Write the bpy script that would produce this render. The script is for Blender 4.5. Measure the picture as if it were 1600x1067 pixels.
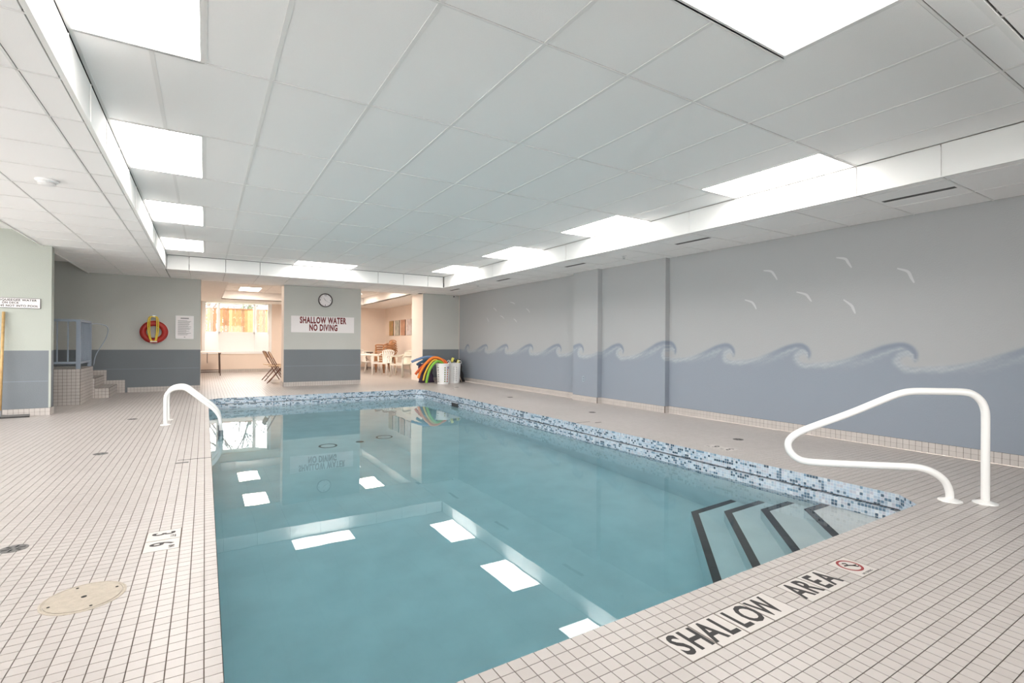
import bpy, bmesh, math, random
import numpy as np
from mathutils import Vector, Matrix
random.seed(7); RNG = np.random.default_rng(7)
PI = math.pi
for o in list(bpy.data.objects): bpy.data.objects.remove(o)
S = bpy.context.scene
COL = S.collection

# ------------------------------------------------------------------ camera, sky, exposure
F, YAW, PIT, ROL, CX, CY = 779.19, .5521, .0031, .0067, 800., 533.5   # pixels of the 1600x1067 frame
CZ = 1.082
HI = CZ + 1.6214      # raised ceiling above the pool
LO = CZ + 1.3523      # lower ceiling around it
WL = -.195            # water level
cam = bpy.data.objects.new('camera', bpy.data.cameras.new('camera')); COL.objects.link(cam)
cam.data.sensor_width = 36; cam.data.lens = F / 1600 * 36; cam.data.clip_start = .05
fw = Vector((math.sin(YAW) * math.cos(PIT), math.cos(YAW) * math.cos(PIT), math.sin(PIT)))
r0 = Vector((math.cos(YAW), -math.sin(YAW), 0)); u0 = r0.cross(fw)
rt = r0 * math.cos(ROL) + u0 * math.sin(ROL); up = u0 * math.cos(ROL) - r0 * math.sin(ROL)
M = Matrix((rt, up, -fw)).transposed().to_4x4(); M.translation = (0, 0, CZ)
cam.matrix_world = M; S.camera = cam
W = bpy.data.worlds.new('overcast_sky'); S.world = W; W.use_nodes = True
bg = W.node_tree.nodes['Background']; bg.inputs[0].default_value = (1, .985, .972, 1); bg.inputs[1].default_value = 5.8
S.view_settings.view_transform = 'Standard'; S.view_settings.look = 'None'
S.view_settings.gamma = 1; S.view_settings.use_curve_mapping = False
S.view_settings.exposure = 0.76
S.cycles.use_denoising = True
S.cycles.max_bounces = 14; S.cycles.diffuse_bounces = 6; S.cycles.transmission_bounces = 8
S.cycles.sample_clamp_indirect = 8
PANEL = 8.5           # strength of the fluorescent panels over the pool
PANEL_WARM = 17.0      # and in the lounge

# ------------------------------------------------------------------ materials
def mat(name, col, rough=.6, bump=0, bscale=60, var=0, vscale=4, metal=0, spec=.5, emit=None, estr=0, col2=None, coat=0):
    m = bpy.data.materials.new(name); m.use_nodes = True
    nt = m.node_tree; b = nt.nodes['Principled BSDF']
    b.inputs['Base Color'].default_value = (*col, 1); b.inputs['Roughness'].default_value = rough
    b.inputs['Metallic'].default_value = metal; b.inputs['Specular IOR Level'].default_value = spec
    b.inputs['Coat Weight'].default_value = coat
    if emit: b.inputs['Emission Color'].default_value = (*emit, 1); b.inputs['Emission Strength'].default_value = estr
    if bump or var or col2:
        g = nt.nodes.new('ShaderNodeNewGeometry')
    if var or col2:
        n = nt.nodes.new('ShaderNodeTexNoise'); n.inputs['Scale'].default_value = vscale; n.inputs['Detail'].default_value = 4
        nt.links.new(g.outputs['Position'], n.inputs['Vector'])
        mx = nt.nodes.new('ShaderNodeMix'); mx.data_type = 'RGBA'
        c2 = col2 or tuple(c * (1 - var) for c in col)
        mx.inputs['A'].default_value = (*col, 1); mx.inputs['B'].default_value = (*c2, 1)
        mr = nt.nodes.new('ShaderNodeMapRange'); mr.inputs[1].default_value = .35; mr.inputs[2].default_value = .65
        nt.links.new(n.outputs['Fac'], mr.inputs[0]); nt.links.new(mr.outputs[0], mx.inputs['Factor'])
        nt.links.new(mx.outputs['Result'], b.inputs['Base Color'])
    if bump:
        n2 = nt.nodes.new('ShaderNodeTexNoise'); n2.inputs['Scale'].default_value = bscale; n2.inputs['Detail'].default_value = 5
        nt.links.new(g.outputs['Position'], n2.inputs['Vector'])
        bp = nt.nodes.new('ShaderNodeBump'); bp.inputs['Strength'].default_value = bump; bp.inputs['Distance'].default_value = .004
        nt.links.new(n2.outputs['Fac'], bp.inputs['Height']); nt.links.new(bp.outputs['Normal'], b.inputs['Normal'])
    return m

def attr_mat(name, rough=.5, bump=0, bscale=60, attr='paint'):
    m = mat(name, (1, 1, 1), rough, bump, bscale)
    nt = m.node_tree; a = nt.nodes.new('ShaderNodeAttribute'); a.attribute_name = attr
    nt.links.new(a.outputs['Color'], nt.nodes['Principled BSDF'].inputs['Base Color'])
    return m

def tile_mat(name, ca, cb, rough=.35):
    # glazed tile, every piece a slightly different tone (by the grid cell it lies in)
    m = mat(name, ca, rough)
    nt = m.node_tree; b = nt.nodes['Principled BSDF']
    g = nt.nodes.new('ShaderNodeNewGeometry')
    ad = nt.nodes.new('ShaderNodeVectorMath'); ad.operation = 'ADD'; ad.inputs[1].default_value = (-GX0, -GY0, 0)
    sn = nt.nodes.new('ShaderNodeVectorMath'); sn.operation = 'DIVIDE'; sn.inputs[1].default_value = (GP, GP, GP)
    fl = nt.nodes.new('ShaderNodeVectorMath'); fl.operation = 'FLOOR'
    wn = nt.nodes.new('ShaderNodeTexWhiteNoise'); wn.noise_dimensions = '3D'
    nz = nt.nodes.new('ShaderNodeTexNoise'); nz.inputs['Scale'].default_value = .9
    mx = nt.nodes.new('ShaderNodeMix'); mx.data_type = 'RGBA'
    mx.inputs['A'].default_value = (*ca, 1); mx.inputs['B'].default_value = (*cb, 1)
    mm = nt.nodes.new('ShaderNodeMath'); mm.operation = 'MULTIPLY_ADD'; mm.inputs[1].default_value = .6
    sb = nt.nodes.new('ShaderNodeMath'); sb.operation = 'MULTIPLY_ADD'; sb.inputs[1].default_value = .9; sb.inputs[2].default_value = -.2
    L = nt.links.new
    L(g.outputs['Position'], ad.inputs[0]); L(ad.outputs[0], sn.inputs[0]); L(sn.outputs[0], fl.inputs[0]); L(fl.outputs[0], wn.inputs['Vector'])
    L(g.outputs['Position'], nz.inputs['Vector']); L(nz.outputs['Fac'], sb.inputs[0])
    L(wn.outputs['Value'], mm.inputs[0]); L(sb.outputs[0], mm.inputs[2]); L(mm.outputs[0], mx.inputs['Factor'])
    L(mx.outputs['Result'], b.inputs['Base Color'])
    return m

GP = .0545                      # deck tile pitch
PX0, PX1 = .06, .06 + 78 * GP   # pool edges (deck level)
PY0, PY1 = 1.447, 1.447 + 174 * GP
GX0, GY0 = PX0, PY0
XR = 6.24; YB = 13.03; XFL = -.622; XFR = 5.014; YFB = 11.40; YFF = .717
XLE = -2.0; YLW = 9.62; XRM0, YRM1 = -.9, 19.9

m_tile = tile_mat('deck_tile', (.505, .465, .443), (.44, .402, .38))
m_tile_pool = m_tile
m_grout = mat('grout', (.15, .115, .09), .9, var=.3, vscale=6)
m_base_tile = mat('base_tile', (.56, .515, .485), .35, var=.08, vscale=8)
m_hi = mat('wall_upper_paint', (.535, .54, .51), .75, bump=.5, bscale=90, var=.05, vscale=1.2)
m_lo = mat('wall_lower_paint', (.18, .20, .22), .7, bump=.5, bscale=90, var=.06, vscale=1.2)
m_ceil = mat('ceiling_tile_mineral', (.92, .91, .905), .9, bump=.35, bscale=350, var=.03, vscale=500)
m_tbar = mat('ceiling_grid_metal', (.80, .79, .78), .5)
m_fascia = mat('fascia_panel_white', (.82, .82, .81), .8, bump=.25, bscale=300)
m_dark = mat('void_black', (.012, .012, .012), .9)
m_plaster = mat('pool_plaster', (.70, .74, .74), .8, var=.10, vscale=3)
m_white = mat('white_enamel', (.86, .85, .83), .3, coat=.3)
m_whitepl = mat('white_plastic', (.80, .80, .80), .4)
m_black = mat('black_tile', (.016, .015, .016), .35)
m_ink = mat('ink_black', (.02, .018, .018), .6)
m_red = mat('ink_red', (.25, .02, .02), .6)
m_dred = mat('ink_dark_red', (.16, .012, .014), .6)
m_signw = mat('sign_white', (.80, .76, .76), .4)
m_alu = mat('vent_dark', (.035, .035, .035), .6)
m_peach = mat('lounge_wall', (.82, .70, .61), .8, var=.05, vscale=1.5)
m_peachlo = mat('lounge_wall_low', (.74, .57, .48), .8)
m_cream = mat('cream_trim', (.85, .76, .68), .7)
m_winw = mat('window_frame_white', (.88, .88, .88), .4)
m_rail = mat('railing_grey_blue', (.30, .35, .42), .5)
m_wood = mat('broom_wood', (.62, .40, .17), .5, var=.25, vscale=15)
m_steel = mat('steel', (.45, .46, .47), .3, metal=1)
m_lid = mat('lid_beige', (.47, .41, .335), .6, bump=.6, bscale=160, var=.12, vscale=40)
m_yellow = mat('yellow_rope', (.80, .58, .06), .6)
m_ring = mat('ring_red', (.40, .022, .014), .45)
m_nosing = mat('nosing_yellow', (.42, .26, .05), .6)

def panel_mat(name, col, st):
    m = bpy.data.materials.new(name); m.use_nodes = True; nt = m.node_tree
    nt.nodes.remove(nt.nodes['Principled BSDF'])
    e = nt.nodes.new('ShaderNodeEmission'); e.inputs[0].default_value = (*col, 1); e.inputs[1].default_value = st
    nt.links.new(e.outputs[0], nt.nodes['Material Output'].inputs[0]); return m
m_panel = panel_mat('fluorescent_diffuser', (1, .96, .915), PANEL)
m_panelw = panel_mat('fluorescent_diffuser_warm', (1, .89, .77), PANEL_WARM)

def glass_mat():
    m = bpy.data.materials.new('window_glass'); m.use_nodes = True; nt = m.node_tree
    nt.nodes.remove(nt.nodes['Principled BSDF'])
    t = nt.nodes.new('ShaderNodeBsdfTransparent'); g = nt.nodes.new('ShaderNodeBsdfGlossy'); g.inputs['Roughness'].default_value = .02
    t.inputs[0].default_value = (.97, .98, .98, 1)
    f = nt.nodes.new('ShaderNodeFresnel'); f.inputs[0].default_value = 1.45
    x = nt.nodes.new('ShaderNodeMixShader')
    nt.links.new(f.outputs[0], x.inputs[0]); nt.links.new(t.outputs[0], x.inputs[1]); nt.links.new(g.outputs[0], x.inputs[2])
    nt.links.new(x.outputs[0], nt.nodes['Material Output'].inputs[0]); return m
m_glass = glass_mat()

def water_mat():
    m = bpy.data.materials.new('pool_water'); m.use_nodes = True; nt = m.node_tree
    nt.nodes.remove(nt.nodes['Principled BSDF'])
    g = nt.nodes.new('ShaderNodeBsdfGlass'); g.inputs['IOR'].default_value = 1.333; g.inputs['Roughness'].default_value = 0
    geo = nt.nodes.new('ShaderNodeNewGeometry')
    n = nt.nodes.new('ShaderNodeTexNoise'); n.inputs['Scale'].default_value = 2.2; n.inputs['Detail'].default_value = 2
    b = nt.nodes.new('ShaderNodeBump'); b.inputs['Strength'].default_value = .05; b.inputs['Distance'].default_value = .01
    nt.links.new(geo.outputs['Position'], n.inputs['Vector']); nt.links.new(n.outputs['Fac'], b.inputs['Height'])
    nt.links.new(b.outputs['Normal'], g.inputs['Normal'])
    v = nt.nodes.new('ShaderNodeVolumeAbsorption'); v.inputs['Color'].default_value = (.385, .785, .865, 1); v.inputs['Density'].default_value = .54
    o = nt.nodes['Material Output']
    nt.links.new(g.outputs[0], o.inputs['Surface']); nt.links.new(v.outputs[0], o.inputs['Volume']); return m
m_water = water_mat()

# ------------------------------------------------------------------ mesh helpers
class MB:
    def __init__(s): s.v = []; s.f = []; s.c = []
    def quad(s, a, b, c, d, col=None):
        n = len(s.v); s.v += [a, b, c, d]; s.f.append((n, n+1, n+2, n+3)); s.c.append(col); return s
    def poly(s, pts, col=None):
        n = len(s.v); s.v += list(pts); s.f.append(tuple(range(n, n+len(pts)))); s.c.append(col); return s
    def box(s, x0, x1, y0, y1, z0, z1):
        n = len(s.v)
        s.v += [(x0,y0,z0),(x1,y0,z0),(x1,y1,z0),(x0,y1,z0),(x0,y0,z1),(x1,y0,z1),(x1,y1,z1),(x0,y1,z1)]
        s.f += [(n+3,n+2,n+1,n),(n+4,n+5,n+6,n+7),(n,n+1,n+5,n+4),(n+1,n+2,n+6,n+5),(n+2,n+3,n+7,n+6),(n+3,n,n+4,n+7)]
        s.c += [None]*6; return s
    def bar(s, a, b, w, h=None):
        # rectangular bar from a to b
        a = Vector(a); b = Vector(b); h = h or w; d = (b-a).normalized()
        sd = d.cross(Vector((0,0,1))); sd = Vector((1,0,0)) if sd.length < 1e-4 else sd.normalized()
        u = sd.cross(d).normalized(); n = len(s.v)
        for p in (a, b):
            for i, j in ((-1,-1),(1,-1),(1,1),(-1,1)): s.v.append(tuple(p + sd*(i*w/2) + u*(j*h/2)))
        s.f += [(n,n+3,n+2,n+1),(n+4,n+5,n+6,n+7)] + [(n+i, n+(i+1)%4, n+4+(i+1)%4, n+4+i) for i in range(4)]
        s.c += [None]*6; return s
    def prism(s, pts, z0, z1):
        n = len(s.v); k = len(pts)
        s.v += [(x,y,z0) for x,y in pts] + [(x,y,z1) for x,y in pts]
        s.f += [tuple(range(n+k-1, n-1, -1)), tuple(range(n+k, n+2*k))] + [(n+i, n+(i+1)%k, n+k+(i+1)%k, n+k+i) for i in range(k)]
        s.c += [None]*(k+2); return s
    def tube(s, pts, r, k=10, cap=True, closed=False):
        pts = [Vector(p) for p in pts]; n0 = len(s.v); N = len(pts)
        rr = r if isinstance(r, (list, tuple)) else [r]*N
        t0 = (pts[1]-pts[0]).normalized()
        nrm = t0.orthogonal().normalized()
        for i, p in enumerate(pts):
            if closed: t = (pts[(i+1)%N]-pts[i-1]).normalized()
            else: t = (pts[min(i+1,N-1)]-pts[max(i-1,0)]).normalized()
            nrm = (nrm - t*nrm.dot(t)).normalized(); bi = t.cross(nrm)
            for j in range(k):
                a = 2*PI*j/k; s.v.append(tuple(p + (nrm*math.cos(a)+bi*math.sin(a))*rr[i]))
        for i in range(N if closed else N-1):
            for j in range(k):
                a = n0+i*k+j; b = n0+i*k+(j+1)%k; i2 = (i+1)%N
                s.f.append((a, b, n0+i2*k+(j+1)%k, n0+i2*k+j)); s.c.append(None)
        if cap and not closed:
            s.f += [tuple(n0+j for j in range(k-1,-1,-1)), tuple(n0+(N-1)*k+j for j in range(k))]; s.c += [None]*2
        return s
    def lathe(s, prof, c=(0,0,0), k=24, axis='z', cap=True):
        n0 = len(s.v)
        for r, z in prof:
            for j in range(k):
                a = 2*PI*j/k; x, y = r*math.cos(a), r*math.sin(a)
                p = (c[0]+x, c[1]+y, c[2]+z) if axis == 'z' else (c[0]+x, c[1]-z, c[2]+y)
                s.v.append(p)
        for i in range(len(prof)-1):
            for j in range(k):
                a = n0+i*k+j; b = n0+i*k+(j+1)%k; s.f.append((a, b, b+k, a+k)); s.c.append(None)
        if cap: s.f += [tuple(n0+j for j in range(k-1,-1,-1)), tuple(n0+(len(prof)-1)*k+j for j in range(k))]; s.c += [None]*2
        return s
    def mesh(s, name, m, smooth=False):
        me = bpy.data.meshes.new(name); me.from_pydata([tuple(v) for v in s.v], [], s.f)
        if any(c is not None for c in s.c):
            a = me.color_attributes.new('paint', 'FLOAT_COLOR', 'CORNER')
            arr = []
            for f, c in zip(s.f, s.c): arr += list((*(c or (1,1,1)), 1)) * len(f)
            a.data.foreach_set('color', arr)
        if m: me.materials.append(m)
        if smooth: me.shade_smooth()
        me.update(); return me
    def obj(s, name, m, parent=None, smooth=False, **k):
        return link(name, s.mesh(name, m, smooth), parent, **k)

def link(name, data, parent=None, loc=None, rz=None, **k):
    o = bpy.data.objects.new(name, data); COL.objects.link(o)
    if parent: o.parent = parent
    if loc: o.location = loc
    if rz is not None: o.rotation_euler = (0, 0, rz)
    for a, b in k.items(): o[a] = b
    return o
def thing(name, label, cat, loc=(0,0,0), rz=0, group=None):
    o = link(name, None, None, loc, rz, label=label, category=cat)
    o.empty_display_size = .1
    if group: o['group'] = group
    return o
def struct(o): o['kind'] = 'structure'; return o
def copy_tree(o, parent=None):
    c = o.copy(); COL.objects.link(c)
    if parent: c.parent = parent
    for ch in [x for x in ORDER if x.parent == o]: copy_tree(ch, c)
    return c
ORDER = COL.objects
def box_mesh(x0,x1,y0,y1,z0,z1,name,m): return MB().box(x0,x1,y0,y1,z0,z1).mesh(name,m)

def smooth_path(pts, n=8):
    # Catmull-Rom through pts
    P = [np.array(p, float) for p in pts]; P = [2*P[0]-P[1]] + P + [2*P[-1]-P[-2]]; out = []
    for i in range(1, len(P)-2):
        for t in np.linspace(0, 1, n, endpoint=False):
            a, b, c, d = P[i-1:i+3]
            out.append(.5*((2*b)+(-a+c)*t+(2*a-5*b+4*c-d)*t*t+(-a+3*b-3*c+d)*t**3))
    out.append(P[-2]); return out

def text_mesh(txt, size, m, name, bold=0., xs=1., align='CENTER', spacing=1., ext=.0006, line=.9, width=None):
    c = bpy.data.curves.new(name, 'FONT'); c.body = txt; c.size = size; c.align_x = align; c.align_y = 'CENTER'
    c.offset = bold; c.space_character = spacing; c.extrude = ext; c.resolution_u = 3; c.space_line = line
    t = bpy.data.objects.new(name, c); COL.objects.link(t)
    bpy.context.view_layer.update()
    dg = bpy.context.evaluated_depsgraph_get(); me = bpy.data.meshes.new_from_object(t.evaluated_get(dg))
    bpy.data.objects.remove(t); bpy.data.curves.remove(c)
    if width:
        xx = [v.co.x for v in me.vertices]; xs = width/(max(xx)-min(xx)); c0 = (max(xx)+min(xx))/2
        for v in me.vertices: v.co.x -= c0
    for v in me.vertices: v.co.x *= xs
    me.materials.clear(); me.materials.append(m); me.name = name
    return me
def text(name, txt, size, m, parent, loc, rot, **k):
    o = link(name, text_mesh(txt, size, m, name, **k), parent); o.location = loc; o.rotation_euler = rot; return o
STAND = (PI/2, 0, 0)     # faces the camera side (-Y)

# ------------------------------------------------------------------ pool basin
CH = 3 * GP
def pool_poly(d=0.):
    x0, x1, y0, y1 = PX0+d, PX1-d, PY0+d, PY1-d; c = CH - d*(2-2**.5)
    return [(x0+c,y0),(x1-c,y0),(x1,y0+c),(x1,y1-c),(x1-c,y1),(x0+c,y1),(x0,y1-c),(x0,y0+c)]
ZL = -.1175; ZB = -1.28; LED = .045
P0, P1 = pool_poly(), pool_poly(LED)
def noleft(P, d): return [(PX0+d if abs(x-(PX0+LED)) < .02 else x, y) for x, y in P]
P1 = noleft(P1, .002)
b = MB()
for i in range(8):
    j = (i+1) % 8
    (ax, ay), (bx, by) = P0[i], P0[j]; (cx, cy), (dx, dy) = P1[i], P1[j]
    b.quad((ax,ay,-.002),(bx,by,-.002),(bx,by,ZL),(ax,ay,ZL))
    b.quad((ax,ay,ZL),(bx,by,ZL),(dx,dy,ZL),(cx,cy,ZL))
    b.quad((cx,cy,ZL),(dx,dy,ZL),(dx,dy,ZB),(cx,cy,ZB))
b.poly([(x,y,ZB) for x,y in P1])
basin = b.obj('pool_basin', m_plaster, label='sunken rectangular swimming pool with blue mosaic waterline band', category='pool')
m_mosaic = attr_mat('mosaic_glass', .22)
mo = MB(); MPITCH = .0235
PAL = [((.47,.55,.63),.38),((.38,.47,.57),.24),((.47,.49,.56),.14),((.58,.62,.66),.05),((.085,.15,.22),.09),((.045,.085,.13),.06),((.16,.26,.36),.04)]
pc = np.cumsum([p for _, p in PAL]); pc = pc/pc[-1]
def mosaic(a, bb, z0, nrows, inward, horiz=False, w=MPITCH):
    ax, ay = a; bx, by = bb; L = math.hypot(bx-ax, by-ay); n = max(1, round(L/MPITCH)); g = .0012
    ux, uy = (bx-ax)/L, (by-ay)/L; nx, ny = -uy*inward, ux*inward; st = L/n
    prev = None
    for r in range(nrows):
        for i in range(n):
            k = int(np.searchsorted(pc, RNG.random()))
            if prev is not None and prev >= 4 and RNG.random() < .35: k = prev
            prev = k; c = PAL[k][0]; v = .9 + .2*RNG.random(); c = tuple(x*v for x in c)
            s0, s1 = i*st+g, (i+1)*st-g
            if horiz:
                t0, t1 = g, w-g
                q = [(ax+ux*s+nx*t, ay+uy*s+ny*t, z0+.0012) for s, t in ((s0,t0),(s1,t0),(s1,t1),(s0,t1))]
            else:
                za, zb = z0-r*MPITCH-g, z0-(r+1)*MPITCH+g
                q = [(ax+ux*s+nx*.0012, ay+uy*s+ny*.0012, z) for s, z in ((s0,zb),(s1,zb),(s1,za),(s0,za))]
            mo.quad(*q, col=c)
for i in range(8):
    j = (i+1) % 8
    mosaic(P0[i], P0[j], -.001, 5, 1)
    if i != 6: mosaic(P0[i], P0[j], ZL, 1, 1, True, LED)
    mosaic(P1[i], P1[j], ZL, 8, 1)
mo.obj('mosaic_tiles', m_mosaic, basin, kind='stuff')
jn = MB(); PJ = pool_poly(.004)
for i in range(6):
    if i in (5,): continue
    (ax, ay), (bx, by) = PJ[i], PJ[(i+1) % 8]
    jn.quad((ax,ay,ZL+.009),(bx,by,ZL+.009),(bx,by,ZL+.001),(ax,ay,ZL+.001))
jn.obj('gutter_shadow_strip', m_alu, basin)  # strip coloured dark to stand for the shadow gap above the ledge
# corner steps with black edge tiles
cxr, cyr = PX1-LED, PY0+LED
for dx, dy, z in ((.27,.63,-.215),(.39,.91,-.42),(.50,1.17,-.64),(.57,1.45,-.86)):
    ex_, ey_ = cxr-dy-.13, cyr+dx-.13      # foot of the diagonal edge at the front wall
    pts = [(cxr+.02,cyr-.02),(cxr+.02,cyr+dy),(cxr-dx,cyr+dy),(ex_,ey_),(ex_,cyr-.02)]
    st = MB().prism(pts, ZB, z).obj('step', m_plaster, basin)
    path = [Vector((x,y,0)) for x,y in ((cxr,cyr+dy),(cxr-dx,cyr+dy),(ex_,ey_),(ex_,cyr))]
    wN = .06
    # inner offset path
    inner = [Vector((cxr,cyr+dy-wN,0)), Vector((cxr-dx+wN*math.tan(PI/8),cyr+dy-wN,0)), Vector((ex_+wN,ey_-wN*math.tan(PI/8),0)), Vector((ex_+wN,cyr,0))]
    for k in range(3):
        A, B, C_, D = path[k], path[k+1], inner[k+1], inner[k]
        n = max(1, round((B-A).length/.2))
        for q in range(n):
            t0, t1 = q/n, (q+1)/n; e = .0008/max((B-A).length,.01)
            quad = [A.lerp(B,t0+e), A.lerp(B,t1-e), D.lerp(C_,t1-e), D.lerp(C_,t0+e)]
            MB().prism([(p.x,p.y) for p in reversed(quad)], z-.001, z+.004).obj('edge_tile', m_black, st)
# drains in the pool floor
for x, y, r0_, r1_ in ((1.53,7.55,.13,.10),(2.0,7.6,.0,.06),(2.42,7.75,.13,.105)):
    dr = MB()
    if r0_:
        dr.lathe([(r1_,.0),(r1_,.004),(r0_,.004),(r0_,0)], (x,y,ZB+.001), 32, cap=False)
    else:
        dr.lathe([(.001,0),(r1_,.001),(r1_,.004),(.001,.004)], (x,y,ZB+.001), 24)
    dr.obj('floor_drain', m_alu, basin)
# return fitting in the far mosaic
MB().box(PX1-LED-.012, PX1-LED+.01, 8.93, 9.22, -.205, -.125).obj('skimmer_mouth', m_alu, basin)
# water
b = MB(); pw = [(PX0-.01 if x < PX0+.1 else x, y) for x, y in pool_poly(LED-.012)]
b.prism(pw, ZB-.02, WL)
b.obj('pool_water', m_water, label='clear still turquoise water filling the pool', category='water', kind='stuff')

# ------------------------------------------------------------------ deck
MARK = []   # lettered inlays: cells left free (x0,x1,y0,y1)
def cells(x0, nx, y0, ny): return (x0, x0+nx*GP, y0, y0+ny*GP)
ytop = PY0 - 3*GP
sx = GX0 + 25*GP
SH = [(sx+3*i*GP, ytop-3*GP) for i in range(4)]
AR = [(sx+14*GP+3*i*GP, ytop-3*GP) for i in range(2)]
ND = [(sx+22*GP, ytop-3*GP)]
y36 = GY0 + 31*GP
DL = [(GX0-6*GP, y36), (GX0-6*GP, y36+3*GP)]
DR = [(PX1+4*GP, GY0+31*GP), (PX1+4*GP, GY0+34*GP)]
for x, y in SH+AR+ND+DL+DR: MARK.append((x, x+3*GP, y, y+3*GP))
LIDC = (-.425, 2.73, .146)
DRAINS = [(-.835,3.55),(-.838,6.10),(-.838,8.57),(5.19,3.49),(5.2,6.02),(5.2,8.5),(5.2,11.0)]

fx0, fx1, fy0 = -4.6, XR, -2.6
fl = MB()
def rect(x0,x1,y0,y1,z=-.004): fl.quad((x0,y0,z),(x1,y0,z),(x1,y1,z),(x0,y1,z))
rect(fx0,PX0,fy0,YRM1+.1); rect(PX1,fx1,fy0,YRM1+.1); rect(PX0,PX1,fy0,PY0); rect(PX0,PX1,PY1,YRM1+.1)
for sx_, sy_, X, Y in ((1,1,PX0,PY0),(-1,1,PX1,PY0),(-1,-1,PX1,PY1),(1,-1,PX0,PY1)):
    p = [(X,Y,-.004),(X+sx_*CH,Y,-.004),(X,Y+sy_*CH,-.004)]
    fl.poly(p if sx_*sy_ > 0 else p[::-1])
floor = struct(fl.obj('floor', m_grout))
tw = GP - .0036
tile_me = MB().box(-tw/2,tw/2,-tw/2,tw/2,-.003,0).mesh('tile', m_tile)
vis = []; far = []
def vis_score(x, y):
    d = math.sin(YAW)*x + math.cos(YAW)*y
    if d < .6: return 0
    a = math.cos(YAW)*x - math.sin(YAW)*y
    u = CX + F*a/d; v = CY + F*CZ/d
    if u < -12 or u > 1612 or v > 1085: return 0
    return 1/d**2*(CZ/math.hypot(x,y,CZ))
i0, i1 = math.floor((fx0-GX0)/GP), math.ceil((fx1-GX0)/GP)
j0, j1 = math.floor((fy0-GY0)/GP), math.ceil((YRM1-GY0)/GP)
tri = []
for i in range(i0, i1):
    for j in range(j0, j1):
        x, y = GX0+(i+.5)*GP, GY0+(j+.5)*GP
        if y < .1 and (x > 3.5 or y < -.6 or x < 0): continue       # behind the camera
        if x < -2.6 and y > 9.7: continue
        if x < -.15 and y > 13.0: continue
        if x > XR-.01: continue
        if any(a-.001 < x < b_+.001 and c-.001 < y < d+.001 for a,b_,c,d in MARK): continue
        if (x-LIDC[0])**2+(y-LIDC[1])**2 < (LIDC[2]-.055)**2: continue
        if 0 <= i < 78 and 0 <= j < 174:
            ci, cj = min(i, 77-i), min(j, 173-j)
            if ci+cj > 2: continue
            if ci+cj == 2:
                tri.append((x, y, 1 if i < 39 else -1, 1 if j < 87 else -1)); continue
        s_ = vis_score(x, y)
        (vis if s_ > 0 else far).append((s_, x, y))
vis.sort(reverse=True)
for s_, x, y in vis[:300]: link('floor_tile', tile_me, floor, (x, y, 0))
rest = np.array([(x, y) for _, x, y in vis[300:]+far])
tm = np.array([(-1,-1),(1,-1),(1,1),(-1,1)])*tw/2
N = len(rest)
vv = np.zeros((N,8,3)); vv[:,:4,:2] = rest[:,None]+tm; vv[:,:4,2] = -.003; vv[:,4:,:2] = rest[:,None]+tm
ff = np.array([(4,5,6,7),(0,1,5,4),(1,2,6,5),(2,3,7,6),(3,0,4,7)])
fa = (ff[None]+8*np.arange(N)[:,None,None]).reshape(-1,4)
me = bpy.data.meshes.new('tile_field'); me.vertices.add(N*8); me.vertices.foreach_set('co', vv.ravel())
me.loops.add(fa.size); me.loops.foreach_set('vertex_index', fa.ravel()); me.polygons.add(len(fa))
me.polygons.foreach_set('loop_start', np.arange(0, fa.size, 4)); me.update(calc_edges=True); me.shade_flat(); me.materials.append(m_tile)
link('tile_field', me, floor, kind='stuff')
t3 = MB(); h = GP/2-.0018
for x, y, a, b_ in tri:
    p = [(x-a*h,y-b_*h),(x+a*h,y-b_*h),(x-a*h,y+b_*h)]
    t3.prism(p if a*b_ > 0 else p[::-1], -.003, 0)
t3.obj('cut_tiles', m_tile, floor, kind='stuff')

# lettered inlays in the deck
def inlay(pts, parts, label, rot, name, group=None):
    cx = sum(p[0] for p in pts)/len(pts)+1.5*GP; cy = sum(p[1] for p in pts)/len(pts)+1.5*GP
    t = thing(name, label, 'floor marking', (cx, cy, 0)); e = .0042
    for (x, y), fn in zip(pts, parts):
        pl = MB().box(-1.5*GP+e,1.5*GP-e,-1.5*GP+e,1.5*GP-e,-.003,.0006).obj('marking_tile', m_tile_mark, t, loc=(x+1.5*GP-cx, y+1.5*GP-cy, 0))
        fn(pl)
    return t
m_tile_mark = mat('marking_tile', (.57,.53,.50), .4)
def letters(s):
    def fn(p):
        for k, ch in enumerate(s):
            ox = 0 if len(s) == 1 else (-.039 if k == 0 else .039)
            if s == 'W': ox = -.02
            text('letter', ch, .165, m_ink, p, (ox,0,.0010), (0,0,0), bold=.0035, xs=.70 if ch != 'W' else .62, ext=.0003)
    return fn
inlay(SH, [letters(s) for s in ('SH','AL','LO','W')], 'white deck tiles lettered SHALLOW at the pool edge', 0, 'depth_marking')
inlay(AR, [letters(s) for s in ('AR','EA')], 'white deck tiles lettered AREA at the pool edge', 0, 'depth_marking')
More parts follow.
